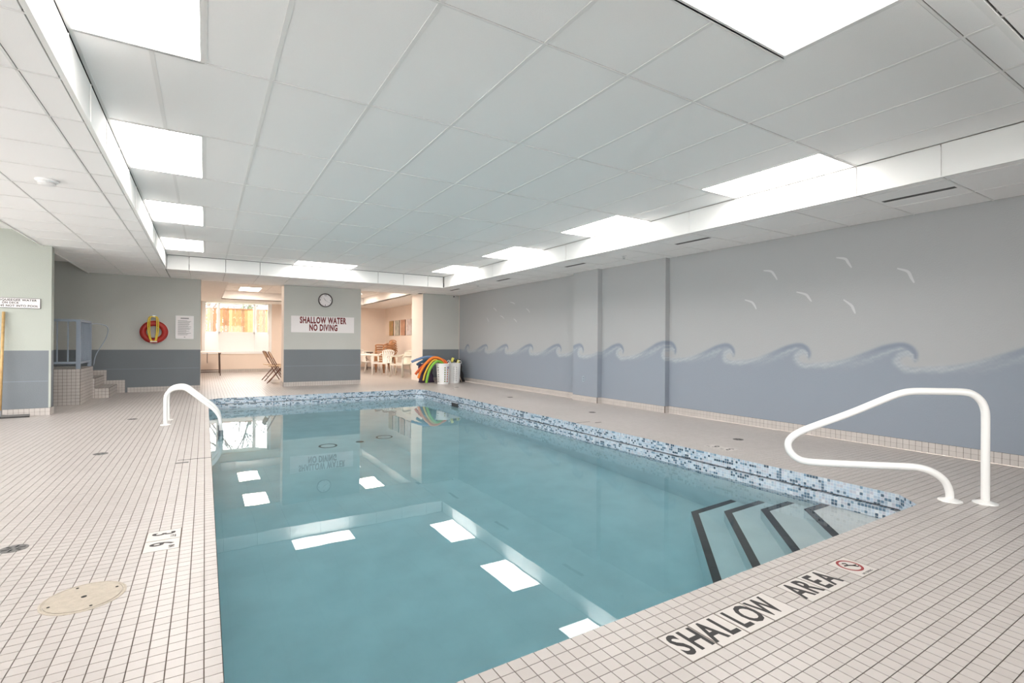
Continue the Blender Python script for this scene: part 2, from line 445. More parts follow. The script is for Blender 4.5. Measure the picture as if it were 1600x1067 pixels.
def nodive(p):
    r = MB()
    k = 40
    for i in range(k):
        a, b_ = 2*PI*i/k, 2*PI*(i+1)/k
        r.quad(*[(R*math.cos(q), .012+R*math.sin(q), .001) for R, q in ((.046,a),(.058,a),(.058,b_),(.046,b_))])
    r.obj('red_ring', m_red, p)
    MB().poly([(-.036,.046+.003,.0011),(-.032,.050,.0011),(.036,-.022,.0011),(.032,-.026,.0011)][::-1]).obj('red_bar', m_red, p)
    f = MB()
    f.tube([(-.03,.022,.0012),(-.005,.016,.0012),(.012,.004,.0012),(.034,.0,.0012)], .0032, 6)
    f.tube([(-.005,.016,.0012),(.004,.034,.0012),(-.01,.042,.0012)], .0028, 6)
    f.tube([(.012,.004,.0012),(.022,-.014,.0012),(.034,-.012,.0012)], .0026, 6)
    f.obj('diver_symbol', m_ink, p)
    text('caption', 'NO DIVING', .017, m_ink, p, (0,-.066,.001), (0,0,0), ext=.0002)
inlay(ND, [nodive], 'deck tile with red crossed out diver symbol beside lettered tiles', 0, 'no_diving_marking')
def depth(n, un, rz):
    def fn(p):
        q = Vector((-.02,-.008,.001)); w = Vector((.038,.042,.001))
        R = Matrix.Rotation(rz,3,'Z')
        text('numeral', n, .15, m_ink, p, R@q, (0,0,rz), bold=.0022, xs=.72, ext=.0003)
        text('unit', un, .036, m_ink, p, R@w, (0,0,rz), bold=.0006, ext=.0003)
    return fn
inlay(DL, [depth('6','IN',-PI/2), depth('3','FT',-PI/2)], 'pair of white depth tiles reading 3 FT 6 IN beside the skimmer lid', 0, 'depth_marking')
inlay(DR, [depth('3','FT',PI/2), depth('6','IN',PI/2)], 'pair of white depth tiles reading 3 FT 6 IN on the mural side deck', 0, 'depth_marking')

# skimmer lid
t = thing('skimmer_lid', 'round beige textured skimmer lid set in the deck tiles', 'lid', (LIDC[0], LIDC[1], 0))
MB().lathe([(.143,-.003),(.143,.0015),(.136,.003),(.134,.0015),(.130,.0015),(.130,-.003)], k=48).obj('collar', m_lid, t)
MB().lathe([(.128,-.003),(.128,.0028),(.001,.0034)], k=48).obj('cover', m_lid, t)
MB().lathe([(.010,.0036),(.010,.0042),(.001,.0042)], k=12).obj('finger_hole', m_dark, t)
for a in (20, 110, 200, 290):
    MB().lathe([(.0055,.003),(.0055,.0040),(.001,.0040)], (.112*math.cos(math.radians(a)),.112*math.sin(math.radians(a)),0), 10).obj('screw', m_dark, t)
# floor drains
m_drain = mat('drain_iron', (.13,.125,.12), .6)
def drain(x, y, label):
    t = thing('floor_drain', label, 'drain', (x, y, 0), group='round floor drains in the deck')
    MB().lathe([(.058,-.002),(.058,.0012),(.001,.0012)], k=28).obj('grate', m_drain, t)
    sl = MB()
    for k in range(6):
        a = k*PI/3+.3
        sl.bar((.016*math.cos(a),.016*math.sin(a),.0016),(.046*math.cos(a),.046*math.sin(a),.0016),.009,.0008)
    sl.obj('slots', m_dark, t)
for k, (x, y) in enumerate(DRAINS):
    drain(x, y, ('round dark slotted deck drain beside the beige skimmer lid','round dark deck drain between skimmer lid and pool ladder','round dark deck drain behind the pool ladder near the tiled stairs',
        'round dark deck drain behind the mural side depth tiles','round dark deck drain in front of the wall pilaster','round dark deck drain past the pilaster toward the baskets','round dark deck drain closest to the white baskets')[k])
# rope anchors and their grooves
for x, y, x0, x1, lab in ((-.165,5.30,PX0-.26,PX0-.003,'dark recessed lane rope anchor slot in the ladder side deck'),(4.60,5.20,PX1+.003,PX1+.24,'dark recessed lane rope anchor slot in the mural side deck')):
    t = thing('rope_anchor', lab, 'anchor', (x, y, 0))
    MB().box(-.05,.05,-.012,.012,.0,.003).obj('anchor_plate', m_drain, t)
    MB().box(x0-x,x1-x,.115,.127,.0,.001).obj('groove', m_dark, t)

# ------------------------------------------------------------------ right wall with the wave mural
m_mural = attr_mat('mural_paint', .7, bump=.45, bscale=90)
SKY = np.array((.395,.402,.408)); SEA = np.array((.26,.295,.345)); FOAM = np.array((.44,.465,.49)); DEEP = np.array((.20,.24,.295))
RISE = [(0,0),(.15,.05),(.35,.20),(.58,.52),(.78,.83),(.92,.97)]
CURL = [(0,0),(.053,-.010),(.105,-.045),(.138,-.10),(.142,-.155),(.118,-.205),(.095,-.168),(.06,-.140),(.02,-.148),(-.012,-.185),(-.005,-.225),(.04,-.252),(.11,-.262)]
ZT = .862
CR = [12.48,11.43,10.41,9.345,8.31,7.38,6.435,5.41,4.386,3.375,2.317,1.05,-.2,-1.5,-2.8]
CZs = [1.045,1.05,1.06,1.07,1.075,1.085,1.09,1.135,1.10,1.105,1.115,1.17,1.14,1.12,1.12]
out = [(13.1, .89), (12.95, .89)]; kind = [0, 0]; RW = [0,0,.25,.8,1,1]; CW = [1,1,1,1,1,.5]+[0]*7
for k in range(len(CR)):
    sc = (CZs[k]-ZT)/.255; y0w = (CR[k-1]-.11*(CZs[k-1]-ZT)/.255-.06) if k else 12.85
    for i, (a, b_) in enumerate(RISE): out.append((y0w+(CR[k]-y0w)*a, ZT+b_*(CZs[k]-ZT))); kind.append(RW[i])
    for i, (a, b_) in enumerate(CURL): out.append((CR[k]-a*sc, CZs[k]+b_*sc)); kind.append(CW[i])
P = np.array(smooth_path(out, 5)); 
tk = np.interp(np.arange(len(P))/5, np.arange(len(kind)), kind)
def paint(Y, Z):
    pts = np.stack([Y, Z], 1); A, B = P[:-1], P[1:]; D = B-A; L2 = (D**2).sum(1)+1e-12
    col = np.where((Z < .89)[:,None], SEA, SKY).astype(float)
    sel = np.where((Z > .68)&(Z < 1.30))[0]
    for ch in np.array_split(sel, max(1, len(sel)//3000)):
        p = pts[ch]
        ymin, ymax = p[:,0].min()-.35, p[:,0].max()+.35
        ks = np.where((np.minimum(A[:,0],B[:,0]) < ymax)&(np.maximum(A[:,0],B[:,0]) > ymin))[0]
        if len(ks) == 0: continue
        a, d_, l2 = A[ks], D[ks], L2[ks]
        t = np.clip(((p[:,None]-a)*d_).sum(2)/l2, 0, 1)
        dd = np.sqrt((((a+t[...,None]*d_)-p[:,None])**2).sum(2)); i = dd.argmin(1); dist = dd[np.arange(len(p)), i]
        par = tk[ks][i]
        # crossings above -> inside when odd
        y0, y1 = a[:,0], (a+d_)[:,0]; z0, z1 = a[:,1], (a+d_)[:,1]
        py, pz = p[:,0][:,None], p[:,1][:,None]
        cr = ((y0 <= py) != (y1 <= py)) & (pz < z0+(py-y0)*(z1-z0)/np.where(y1==y0,1e-9,y1-y0))
        ins = cr.sum(1) % 2 == 1
        sd = np.where(ins, dist, -dist)
        wob = .012*np.sin(p[:,0]*23+p[:,1]*31)+.008*np.sin(p[:,0]*57-p[:,1]*44)
        crest = par
        base = np.clip((sd+.014)/.028, 0, 1)[:,None]
        cc = SKY*(1-base)+SEA*base
        edge = (np.exp(-((sd-.028)/.022)**2)*crest*.75)[:,None]
        cc = cc*(1-edge)+DEEP*edge
        fo = (np.exp(-((sd-.085-wob)/.022)**2)*crest*.55 + np.exp(-((sd-.024-wob*.5)/.032)**2)*(1-crest)*.9
              + np.exp(-((sd-.125-wob)/.012)**2)*crest*.22)
        fo = np.clip(fo*(.75+.35*np.sin(p[:,0]*90+p[:,1]*140)*np.sin(p[:,0]*37)), 0, 1)[:,None]
        cc = cc*(1-fo)+FOAM*fo
        fade = np.clip((12.95-p[:,0])/.35, 0, 1)[:,None]
        flat = np.where((p[:,1] < .89)[:,None], SEA, SKY)
        col[ch] = cc*fade+flat*(1-fade)
    return col
path = [(XR,YB),(XR,7.57),(6.05,7.57),(6.05,6.87),(6.15,6.87),(6.15,5.40),(XR,5.40),(XR,fy0)]
px_, py_ = [path[0][0]], [path[0][1]]
for (ax, ay), (bx, by) in zip(path, path[1:]):
    L = math.hypot(bx-ax, by-ay); n = max(1, int(L/.011)) if by > .3 else max(1, int(L/.02))
    for t in np.linspace(0,1,n+1)[1:]: px_.append(ax+(bx-ax)*t); py_.append(ay+(by-ay)*t)
px_, py_ = np.array(px_), np.array(py_)
zr = np.concatenate([[0,.35,.68], np.arange(.70,1.28,.0105), [1.30,1.8,LO,2.9]])
nA, nZ = len(px_), len(zr)
VX = np.zeros((nA,nZ,3)); VX[...,0] = px_[:,None]; VX[...,1] = py_[:,None]; VX[...,2] = zr[None]
idx = np.arange(nA*nZ).reshape(nA,nZ)
fq = np.stack([idx[:-1,:-1], idx[:-1,1:], idx[1:,1:], idx[1:,:-1]], -1).reshape(-1,4)
me = bpy.data.meshes.new('wall_right'); me.vertices.add(nA*nZ); me.vertices.foreach_set('co', VX.ravel())
me.loops.add(fq.size); me.loops.foreach_set('vertex_index', fq[:,::-1].ravel()); me.polygons.add(len(fq))
me.polygons.foreach_set('loop_start', np.arange(0,fq.size,4)); me.update(calc_edges=True)
ca = me.color_attributes.new('paint','FLOAT_COLOR','POINT'); V2 = VX.reshape(-1,3)
pc4 = np.ones((len(V2),4)); pc4[:,:3] = paint(V2[:,1], V2[:,2]); ca.data.foreach_set('color', pc4.ravel())
me.shade_flat(); me.materials.append(m_mural)
wall_right = struct(link('wall_right', me))
struct(MB().box(XR+.002,XR+.2,fy0,YRM1+.2,-.3,3.1).obj('wall_right', m_peach))
m_bird = mat('bird_paint', (.56,.57,.57), .7)
def bird(pts, wd):
    q = smooth_path([(y,z) for y, z in pts], 6); n = len(q); mb = MB()
    L = []; R_ = []
    for i, p in enumerate(q):
        t = q[min(i+1,n-1)]-q[max(i-1,0)]; t = t/np.linalg.norm(t); nn = np.array((-t[1],t[0]))
        w = wd*(.25+.75*math.sin(PI*(.08+.84*i/(n-1))))/2
        L.append((XR-.0015, *(p+nn*w))); R_.append((XR-.0015, *(p-nn*w)))
    for i in range(n-1): mb.quad(L[i], L[i+1], R_[i+1], R_[i])
    mb.obj('painted_gull', m_bird, wall_right)
for b3 in ([(3.843,2.055),(3.745,2.034),(3.70,1.985),(3.659,1.916)],[(2.958,2.10),(2.864,2.072),(2.83,2.02),(2.796,1.962)],[(2.358,1.90),(2.267,1.856),(2.235,1.79),(2.209,1.732)],
           [(3.414,1.739),(3.304,1.70),(3.265,1.655),(3.233,1.607)],[(4.108,1.69),(4.01,1.653),(3.97,1.61),(3.941,1.553)],[(2.879,1.606),(2.799,1.537),(2.775,1.49),(2.757,1.44)]):
    bird(b3, .028)
for y0, z0, y1, z1 in ((10.227,2.067,9.998,2.004),(11.045,1.972,10.873,1.878),(9.526,1.875,9.373,1.775),(10.704,1.765,10.498,1.674),(11.379,1.729,11.287,1.625),(10.069,1.658,9.918,1.573)):
    bird([(y0,z0),(y0*.45+y1*.55,z0*.6+z1*.4),(y0*.25+y1*.75,z0*.35+z1*.65),(y1,z1)], .022)

# ------------------------------------------------------------------ other walls
def two_tone(name, x0, x1, y, z1, ydepth, dado=.89, m_h=None, m_l=None, side=None):
    # a wall piece whose painted face looks to -Y; upper and lower paint are separate faces of one slab
    o = MB().box(x0,x1,y,y+ydepth,dado,z1).obj(name, m_h or m_hi)
    lo = MB().box(x0,x1,y-.001,y+ydepth,0,dado).obj('lower_paint', m_l or m_lo, o)
    MB().box(x0+.02,x1-.02,y-.0025,y-.0005,.488,.494).obj('joint_line', m_joint, o)
    return struct(o)
m_joint = mat('wall_joint', (.26,.30,.34), .7)
wb1 = two_tone('wall_back', -2.9, -.08, 13.0, 2.9, .15)
wb2 = two_tone('wall_back', 1.61, 3.43, YB, LO, .40)
wb3 = two_tone('wall_back', 5.14, XR+.1, YB+.03, LO, .85)
# cream returns of the openings
for nm, x0, x1, y0, y1 in (('trim_1',-.083,-.076,13.0,13.15),('trim_2',1.604,1.612,YB+.002,YB+.40),('trim_3',3.428,3.436,YB+.002,YB+.40),('trim_4',5.132,5.142,YB+.032,YB+.88)):
    struct(MB().box(x0,x1,y0,y1,.0,LO).obj(nm, m_cream))
m_hi2 = mat('wall_upper_paint_left', (.45,.475,.43), .75, bump=.5, bscale=90, var=.05, vscale=1.2)
wl = two_tone('wall_left', -4.6, -1.90, YLW, 2.9, .2, .93, m_hi2)
MB().box(-1.912,-1.888,YLW-.006,YLW+.02,.11,LO).obj('corner_bead', m_hi2, wl)
struct(MB().box(-4.8,-4.6,fy0,1.0,-.3,3.1).box(-4.8,-4.6,9.0,9.9,-.3,3.1).box(-4.8,-4.6,1.0,9.0,-.3,.35).box(-4.8,-4.6,1.0,9.0,2.4,3.1).obj('wall_left', m_hi2))
struct(MB().box(-4.8,-3.0,fy0-.2,fy0,-.3,3.1).box(4.0,XR+.2,fy0-.2,fy0,-.3,3.1).box(-3.0,4.0,fy0-.2,fy0,-.3,.45).box(-3.0,4.0,fy0-.2,fy0,2.3,3.1).obj('wall_front', m_hi))
struct(MB().box(-3.0,-2.9,9.8,13.15,0,3.1).obj('wall_left', m_hi))
# lounge walls
XBW0, XBW1, ZW0, ZW1 = -.02, 1.98, .72, 2.425
bw = MB().box(-1.1,XBW0,YRM1,YRM1+.15,0,3.1).box(XBW1,XR,YRM1,YRM1+.15,0,3.1).box(XBW0,XBW1,YRM1,YRM1+.15,0,ZW0).box(XBW0,XBW1,YRM1,YRM1+.15,ZW1,3.1)
struct(bw.obj('wall_back', m_peach))
struct(MB().box(-1.1,-.9,13.15,YRM1,0,3.1).obj('wall_left', m_peach))
struct(MB().box(XR-.004,XR+.002,YB+.88,YRM1,0,LO).obj('wall_right', m_peach))
struct(MB().box(-4.8,XR+.2,fy0-.2,YRM1+.15,3.1,3.2).obj('ceiling', m_dark))

# baseboards of deck tiles
def baseboard(name, p0, p1, n_out, near=0, rows=2, z0=0., mt=None):
    # along p0->p1 on the face whose outward direction is n_out
    (ax, ay), (bx, by) = p0, p1; L = math.hypot(bx-ax, by-ay); ux, uy = (bx-ax)/L, (by-ay)/L; nx, ny = n_out
    def W3(s, t, z): return (ax+ux*s+nx*t, ay+uy*s+ny*t, z)
    bk = MB(); H = rows*GP*.97
    def bx8(mb, s0, s1, t0, t1, za, zb):
        p = [W3(s0,t0,za),W3(s1,t0,za),W3(s1,t1,za),W3(s0,t1,za)]; q = [(x,y,zb) for x,y,_ in p]; n = len(mb.v)
        mb.v += p+q
        mb.f += [(n+3,n+2,n+1,n),(n+4,n+5,n+6,n+7)]+[(n+i,n+(i+1)%4,n+4+(i+1)%4,n+4+i) for i in range(4)]; mb.c += [None]*6
    bx8(bk, 0, L, 0, .008, z0, z0+H)
    o = struct(bk.obj(name, m_grout)); st = MB(); n = max(1, round(L/GP)); pt = L/n; g = .0016; k_near = 0
    for i in range(n):
        for r in range(rows):
            za, zb = z0+r*GP*.97+g*.7, z0+(r+1)*GP*.97-g*.7
            mid = (ax+ux*(i+.5)*pt, ay+uy*(i+.5)*pt)
            if near and .8 < mid[1] < near:
                mb = MB(); bx8(mb, i*pt+g, (i+1)*pt-g, .004, .0115, za, zb); mb.obj('base_tile', m_base_tile, o)
            else: bx8(st, i*pt+g, (i+1)*pt-g, .004, .0115, za, zb)
    if st.v: st.obj('base_tile_row', m_base_tile, o, kind='stuff')
    return o
for (a, b_), nrm in zip(zip(path, path[1:]), [(-1,0),(0,1),(-1,0),(0,-1),(-1,0),(0,-1),(-1,0)]):
    ex = 1 if nrm == (-1,0) else 0
    baseboard('baseboard_right', a, b_, nrm, near=3.0)
baseboard('baseboard_back', (-1.36,13.0), (-.08,13.0), (0,-1)); baseboard('baseboard_back', (1.61,YB), (3.43,YB), (0,-1))
baseboard('baseboard_back', (1.604,YB), (1.604,YB+.4), (-1,0)); baseboard('baseboard_back', (5.14,YB+.03), (XR,YB+.03), (0,-1))
baseboard('baseboard_left', (-3.0,YLW), (-1.89,YLW), (0,-1)); baseboard('baseboard_left', (-1.90,YLW), (-1.90,YLW+.2), (1,0))
baseboard('baseboard_back', (-.9,YRM1), (XR,YRM1), (0,-1)); baseboard('baseboard_right', (XR-.004,YB+.88), (XR-.004,YRM1), (-1,0))
# stepped tile skirting behind the stairs
baseboard('baseboard_back', (-1.70,13.0), (-1.40,13.0), (0,-1), rows=5); baseboard('baseboard_back', (-1.95,13.0), (-1.70,13.0), (0,-1), rows=9)

# ------------------------------------------------------------------ ceilings
GS = .6096
ys = [2.213+GS*2*k for k in range(-1, 8)]            # long joints of the raised ceiling
xs = [-.877+GS*k for k in range(0, 11)]
ceil_hi = struct(MB().box(XFL-.05,XFR+.05,YFF-.05,YFB+.05,HI+.10,HI+.12).obj('ceiling', m_dark))
ceil_lo = struct(MB().box(-2.0,XFL-.02,fy0,13.0,LO+.10,LO+.12).box(XFR+.02,XR,fy0,YRM1,LO+.10,LO+.12).box(-.9,XFR+.02,YFB+.02,13.4,LO+.10,LO+.12).obj('ceiling', m_dark))
cache = {}
def ceil_tile(x0,x1,y0,y1,z,parent,ix=.0085,iy=.0085):
    k = (round(x1-x0,3), round(y1-y0,3), ix, iy)
    if k[0] < .03 or k[1] < .03: return
    if k not in cache:
        w, d_ = k[0]/2-ix, k[1]/2-iy
        cache[k] = MB().box(-w,w,-d_,d_,.004,.016).mesh('ceiling_tile', m_ceil)
    link('ceiling_tile', cache[k], parent, ((x0+x1)/2,(y0+y1)/2,z))
LIGHTS = []
cols = [XFL]+[x for x in xs if x > XFL+.05 and x < XFR-.05]+[XFR]
rows_ = [YFF]+ys+[YFB]
grid = MB()
for r in range(len(rows_)-1):
    y0, y1 = rows_[r], rows_[r+1]
    lightrow = (r-2) in (0,2,4,6)
    cc = ([XFL, XFL+GS]+[x for x in cols if XFL+GS+.02 < x < XFR-GS-.02]+[XFR-GS, XFR]) if lightrow else cols
    for c in range(len(cc)-1):
        x0, x1 = cc[c], cc[c+1]
        if lightrow and c in (0, len(cc)-2): LIGHTS.append((x0,x1,y0,y1,'ladder' if c == 0 else 'mural')); continue
        if r == 1 and x0 > 1.55 and x1 < 2.79: ceil_tile(x0,x1,y0+GS,y1,HI,ceil_hi,.004,.010); continue
        if r == len(rows_)-2 and x0 > 1.55 and x1 < 2.79: continue
        ceil_tile(x0,x1,y0,y1,HI,ceil_hi,.004,.010)
    for x in cc[1:-1]:
        if r == len(rows_)-2 and 1.6 < x < 2.7: continue
        ya = y0+GS if (r == 1 and 1.6 < x < 2.7) else y0
        grid.box(x-.012,x+.012,ya,y1,HI+.001,HI+.006)
    if r: grid.box(XFL,XFR,y0-.0065,y0+.0065,HI,HI+.006)
grid.box(1.561,2.78,ys[0]+GS-.009,ys[0]+GS+.009,HI,HI+.006)
grid.box(1.561,2.78,YFB-.04,YFB,HI,HI+.006)
LIGHTS.append((1.561,2.780,ys[0],ys[0]+GS,'near')); LIGHTS.append((1.561,2.780,ys[8],YFB-.04,'far'))
grid.box(XFL,XFL+.02,YFF,YFB,HI+.002,HI+.006).box(XFR-.02,XFR,YFF,YFB,HI+.002,HI+.006)
grid.obj('ceiling_grid', m_tbar, ceil_hi)
LAB = {'ladder':('fluorescent ceiling panel in the row above the pool ladder side','ceiling panels over the ladder side'),
       'mural':('fluorescent ceiling panel in the row beside the mural bulkhead','ceiling panels over the mural side'),
       'near':('crosswise fluorescent ceiling panel above the pool steps end',None),'far':('crosswise fluorescent ceiling panel at the bulkhead before the clock wall',None)}
def ceiling_light(x0,x1,y0,y1,z,lab,grp,pm):
    t = thing('ceiling_light', lab, 'ceiling light', ((x0+x1)/2,(y0+y1)/2,z), group=grp)
    w, d_ = (x1-x0)/2, (y1-y0)/2; e = .022
    f = MB().box(-w,w,-d_,-d_+e,0,.05).box(-w,w,d_-e,d_,0,.05).box(-w,-w+e,-d_+e,d_-e,0,.05).box(w-e,w,-d_+e,d_-e,0,.05)
    f.obj('frame', m_tbar, t); MB().box(-w+e,w-e,-d_+e,d_-e,.006,.012).obj('diffuser', pm, t)
ORD = {6:'first',4:'second',2:'third',0:'fourth'}
for x0,x1,y0,y1,k in LIGHTS:
    lab, grp = LAB[k]
    if grp: lab = lab.replace('ceiling panel', 'ceiling panel, ' + ORD[round((y0-2.213)/GS/2)] + ' from the clock wall,')
    ceiling_light(x0,x1,y0,y1,HI,lab,grp,m_panel)
# bulkhead (fascia) panels around the raised ceiling
g = .004
for k in range(-3, 17):
    y0, y1 = 2.213+GS*(k-2), 2.213+GS*(k-1)
    y0, y1 = max(y0,YFF), min(y1,YFB)
    if y1-y0 < .03: continue
    MB().box(XFR,XFR+.012,y0+g,y1-g,LO+.012,HI-.004).obj('fascia_panel', m_fascia, ceil_lo)
    MB().box(XFL-.012,XFL,y0+g,y1-g,LO+.012,HI-.016).obj('fascia_panel', m_fascia, ceil_lo)
    for x in (XFR,XFL):
        MB().box(x-.006,x+.006,y0-.003,y0+.003,LO+.01,HI-.02).obj('fascia_joiner', m_tbar, ceil_lo)
for k in range(0, 11):
    x0, x1 = max(XFL, -.267-GS+GS*k), min(XFR, -.267+GS*k)
    if x1-x0 < .05: continue
    MB().box(x0+g,x1-g,YFB,YFB+.012,LO+.012,HI-.004).obj('fascia_panel', m_fascia, ceil_lo)
    MB().box(x0+g,x1-g,YFF-.012,YFF,LO+.012,HI-.004).obj('fascia_panel', m_fascia, ceil_lo)
e = .022
MB().box(XFL-e,XFL+.004,YFF-e,YFB+e,LO,LO+.012).box(XFR-.004,XFR+e,YFF-e,YFB+e,LO,LO+.012).box(XFL,XFR,YFB-.004,YFB+e,LO,LO+.012).box(XFL,XFR,YFF-e,YFF+.004,LO,LO+.012).obj('fascia_trim', m_fascia, ceil_lo)
# lower ceiling tiles, 2 ft squares
gl = MB()
VENTS = [1.92, 4.36, 6.80, 9.18, 11.55]
yl = [2.213+GS*k for k in range(-5, 19)]
def low_field(X, Y, zone):
    for a in range(len(X)-1):
        for c in range(len(Y)-1):
            if zone == 'R' and a == 1 and any(abs((Y[c]+Y[c+1])/2-v) < .3 for v in VENTS): continue
            ceil_tile(X[a],X[a+1],Y[c],Y[c+1],LO,ceil_lo)
    for x in X[1:-1]: gl.box(x-.0055,x+.0055,Y[0],Y[-1],LO+.001,LO+.005)
    for y in Y[1:-1]: gl.box(X[0],X[-1],y-.0055,y+.0055,LO+.001,LO+.005)
yR = [y for y in yl if y > -.5 and y < 12.9]
low_field([XFR+e,5.14,5.75,XR], yR+[YB+.03], 'R')
low_field([XLE,-1.425,-.815,XFL-e], yR+[13.0], 'L')
xb = [XFL-e]+[x for x in xs if XFL < x < XFR]+[XFR+e]
low_field(xb, [YFB+e,12.0,12.61,13.35], 'B')
low_field([x for x in xb if x > .9], [-.84,-.23,.38,YFF-e], 'F')
gl.box(XLE-.012,XLE+.012,fy0,13.0,LO-.006,LO+.03)
gl.obj('ceiling_grid', m_tbar, ceil_lo)
# higher ceiling left of it
struct(MB().box(-4.6,XLE+.02,fy0,13.0,2.63,2.66).obj('ceiling', m_ceil))
# slot vents
yc = sorted(yR+[YB+.03])
for v, nth in zip(VENTS, ('fifth','fourth','third','second','first')):
    y0 = max(y for y in yc if y < v); y1 = min(y for y in yc if y > v)
    t = thing('slot_vent', 'dark slotted ceiling vent by the mural wall, '+nth+' from the basket corner', 'vent', (5.445,(y0+y1)/2,LO), group='slot vents in the lower ceiling')
    d_ = (y1-y0)/2-.004
    MB().box(-.30,-.03,-d_,d_,.004,.016).box(.045,.30,-d_,d_,.004,.016).box(-.03,.045,-d_,-d_+.03,.004,.016).box(-.03,.045,d_-.03,d_,.004,.016).obj('panel', m_ceil, t)
    MB().box(-.03,.045,-d_+.03,d_-.03,.0055,.012).obj('slot', m_alu, t)
    MB().box(.006,.010,-d_+.03,d_-.03,.004,.007).obj('vane', m_drain, t)
# sprinklers, detectors, camera
def puck(name, label, cat, x, y, z, s=1):
    t = thing(name, label, cat, (x,y,z))
    MB().lathe([(.062*s,0),(.062*s,-.012),(.05*s,-.022)], k=24).obj('base', m_whitepl, t, smooth=False)
    MB().lathe([(.045*s,-.022),(.05*s,-.036),(.03*s,-.046),(.012*s,-.05)], k=20).obj('sensor_head', m_whitepl, t)
    return t
puck('smoke_detector', 'round white smoke detector on the lower ceiling above the ladder side', 'smoke detector', -1.15, 5.67, LO+.003, 1.25)
def sprinkler(x, y, lab):
    t = thing('sprinkler_head', lab, 'sprinkler', (x,y,LO+.004))
    MB().lathe([(.04,0),(.04,-.006),(.015,-.010)], k=20).obj('escutcheon', m_whitepl, t)
    s = MB(); s.tube([(-.012,0,-.01),(-.018,0,-.03),(0,0,-.045)], .004, 6); s.tube([(.012,0,-.01),(.018,0,-.03),(0,0,-.045)], .004, 6); s.obj('yoke_arms', m_steel, t)
    MB().lathe([(.020,-.044),(.020,-.047)], k=16).obj('deflector', m_steel, t)
sprinkler(5.49, 5.64, 'small pendent sprinkler head in the lower ceiling by the wall pilaster')
sprinkler(5.40, 10.3, 'small pendent sprinkler head in the lower ceiling above the far gulls')
t = thing('security_camera', 'tiny white security camera under the ceiling in the far mural corner', 'camera', (6.06,12.95,LO))
MB().lathe([(.03,0),(.03,-.012)], k=16).obj('mount', m_whitepl, t); MB().tube([(0,.02,-.03),(-.06,-.06,-.05)], .024, 12).obj('housing', m_whitepl, t); MB().tube([(-.06,-.06,-.05),(-.068,-.072,-.053)], .02, 12).obj('lens', m_ink, t)

# ------------------------------------------------------------------ lounge ceiling with its raised tray
TX0, TX1, TY0, TY1 = .45, 4.95, 13.38, 18.5
lc = MB().box(-.9,TX0,13.15,YRM1,LO,LO+.02).box(TX1,XR,13.35,YRM1,LO,LO+.02).box(TX0,TX1,TY1,YRM1,LO,LO+.02)
lc.box(TX0,TX1,TY0,TY1,HI,HI+.02)
lc.box(TX0-.012,TX0,TY0,TY1,LO,HI).box(TX1,TX1+.012,TY0,TY1,LO,HI).box(TX0,TX1,TY1,TY1+.012,LO,HI).box(TX0,TX1,TY0-.012,TY0,LO,HI)
lcm = mat('lounge_ceiling', (.80,.76,.73), .9)
lco = struct(lc.obj('ceiling', lcm))
sl = MB()
y = 13.3
while y < YRM1: sl.box(-.9,TX0-.015,y,y+.012,LO-.003,LO); y += .305
x = TX0+.61
while x < TX1: sl.box(x,x+.012,TY0,TY1,HI-.003,HI); x += GS
y = TY0+.6
while y < TY1: sl.box(TX0,TX1,y,y+.012,HI-.003,HI); y += GS*2
sl.obj('ceiling_grid', mat('lounge_grid',(.62,.58,.56),.7), lco)
for x0, y0, wh in ((.88,16.85,'nearest the bay window'),(.88,14.2,'before the bay window row panel'),(3.9,16.85,'above the brown chair stack'),(3.9,14.2,'nearest the picture wall doorway')):
    ceiling_light(x0,x0+.6,y0,y0+1.2,HI-.012,'warm fluorescent ceiling panel of the lounge '+wh,'lounge ceiling panels',m_panelw)

# ------------------------------------------------------------------ windows
# bay window of the lounge
bay = link('window_1', None); bay['kind'] = 'structure'
D = .55; ZS = 1.35
pb = [(XBW0,YRM1+.1),(XBW0+.42,YRM1+D),(XBW1-.42,YRM1+D),(XBW1,YRM1+.1)]
for k in range(3):
    A, B = Vector((*pb[k],0)), Vector((*pb[k+1],0)); u = (B-A).normalized(); L = (B-A).length
    up_ = lambda p, z: (p.x, p.y, z)
    MB().bar(up_(A,(ZW0+ZS)/2), up_(B,(ZW0+ZS)/2), .04, ZS-ZW0).obj('lower_panel', m_winw, bay)
    fr = MB(); w = .055
    fr.bar(up_(A,ZS+.03), up_(B,ZS+.03), .07, .06).bar(up_(A,ZW1-.012), up_(B,ZW1-.012), .07, .035)
    for p in (A+u*w/2, B-u*w/2): fr.bar((p.x,p.y,ZS), (p.x,p.y,ZW1), w, .07)
    fo = fr.obj('window_frame', m_winw, bay)
    a, b_ = A+u*w, B-u*w
    MB().quad((a.x,a.y,ZS+.06),(b_.x,b_.y,ZS+.06),(b_.x,b_.y,ZW1-.028),(a.x,a.y,ZW1-.028)).obj('pane', m_glass, fo)
MB().prism([pb[0],pb[3],pb[2],pb[1]][::-1], ZW0-.03, ZW0).prism([pb[0],pb[3],pb[2],pb[1]][::-1], ZW1, ZW1+.03).obj('bay_boards', m_winw, bay)
MB().box(XBW0-.06,XBW1+.06,YRM1-.03,YRM1+.02,ZW0-.08,ZW0).box(XBW0-.07,XBW0,YRM1-.03,YRM1+.02,ZW0,ZW1).box(XBW1,XBW1+.07,YRM1-.03,YRM1+.02,ZW0,ZW1).obj('window_casing', m_winw, bay)
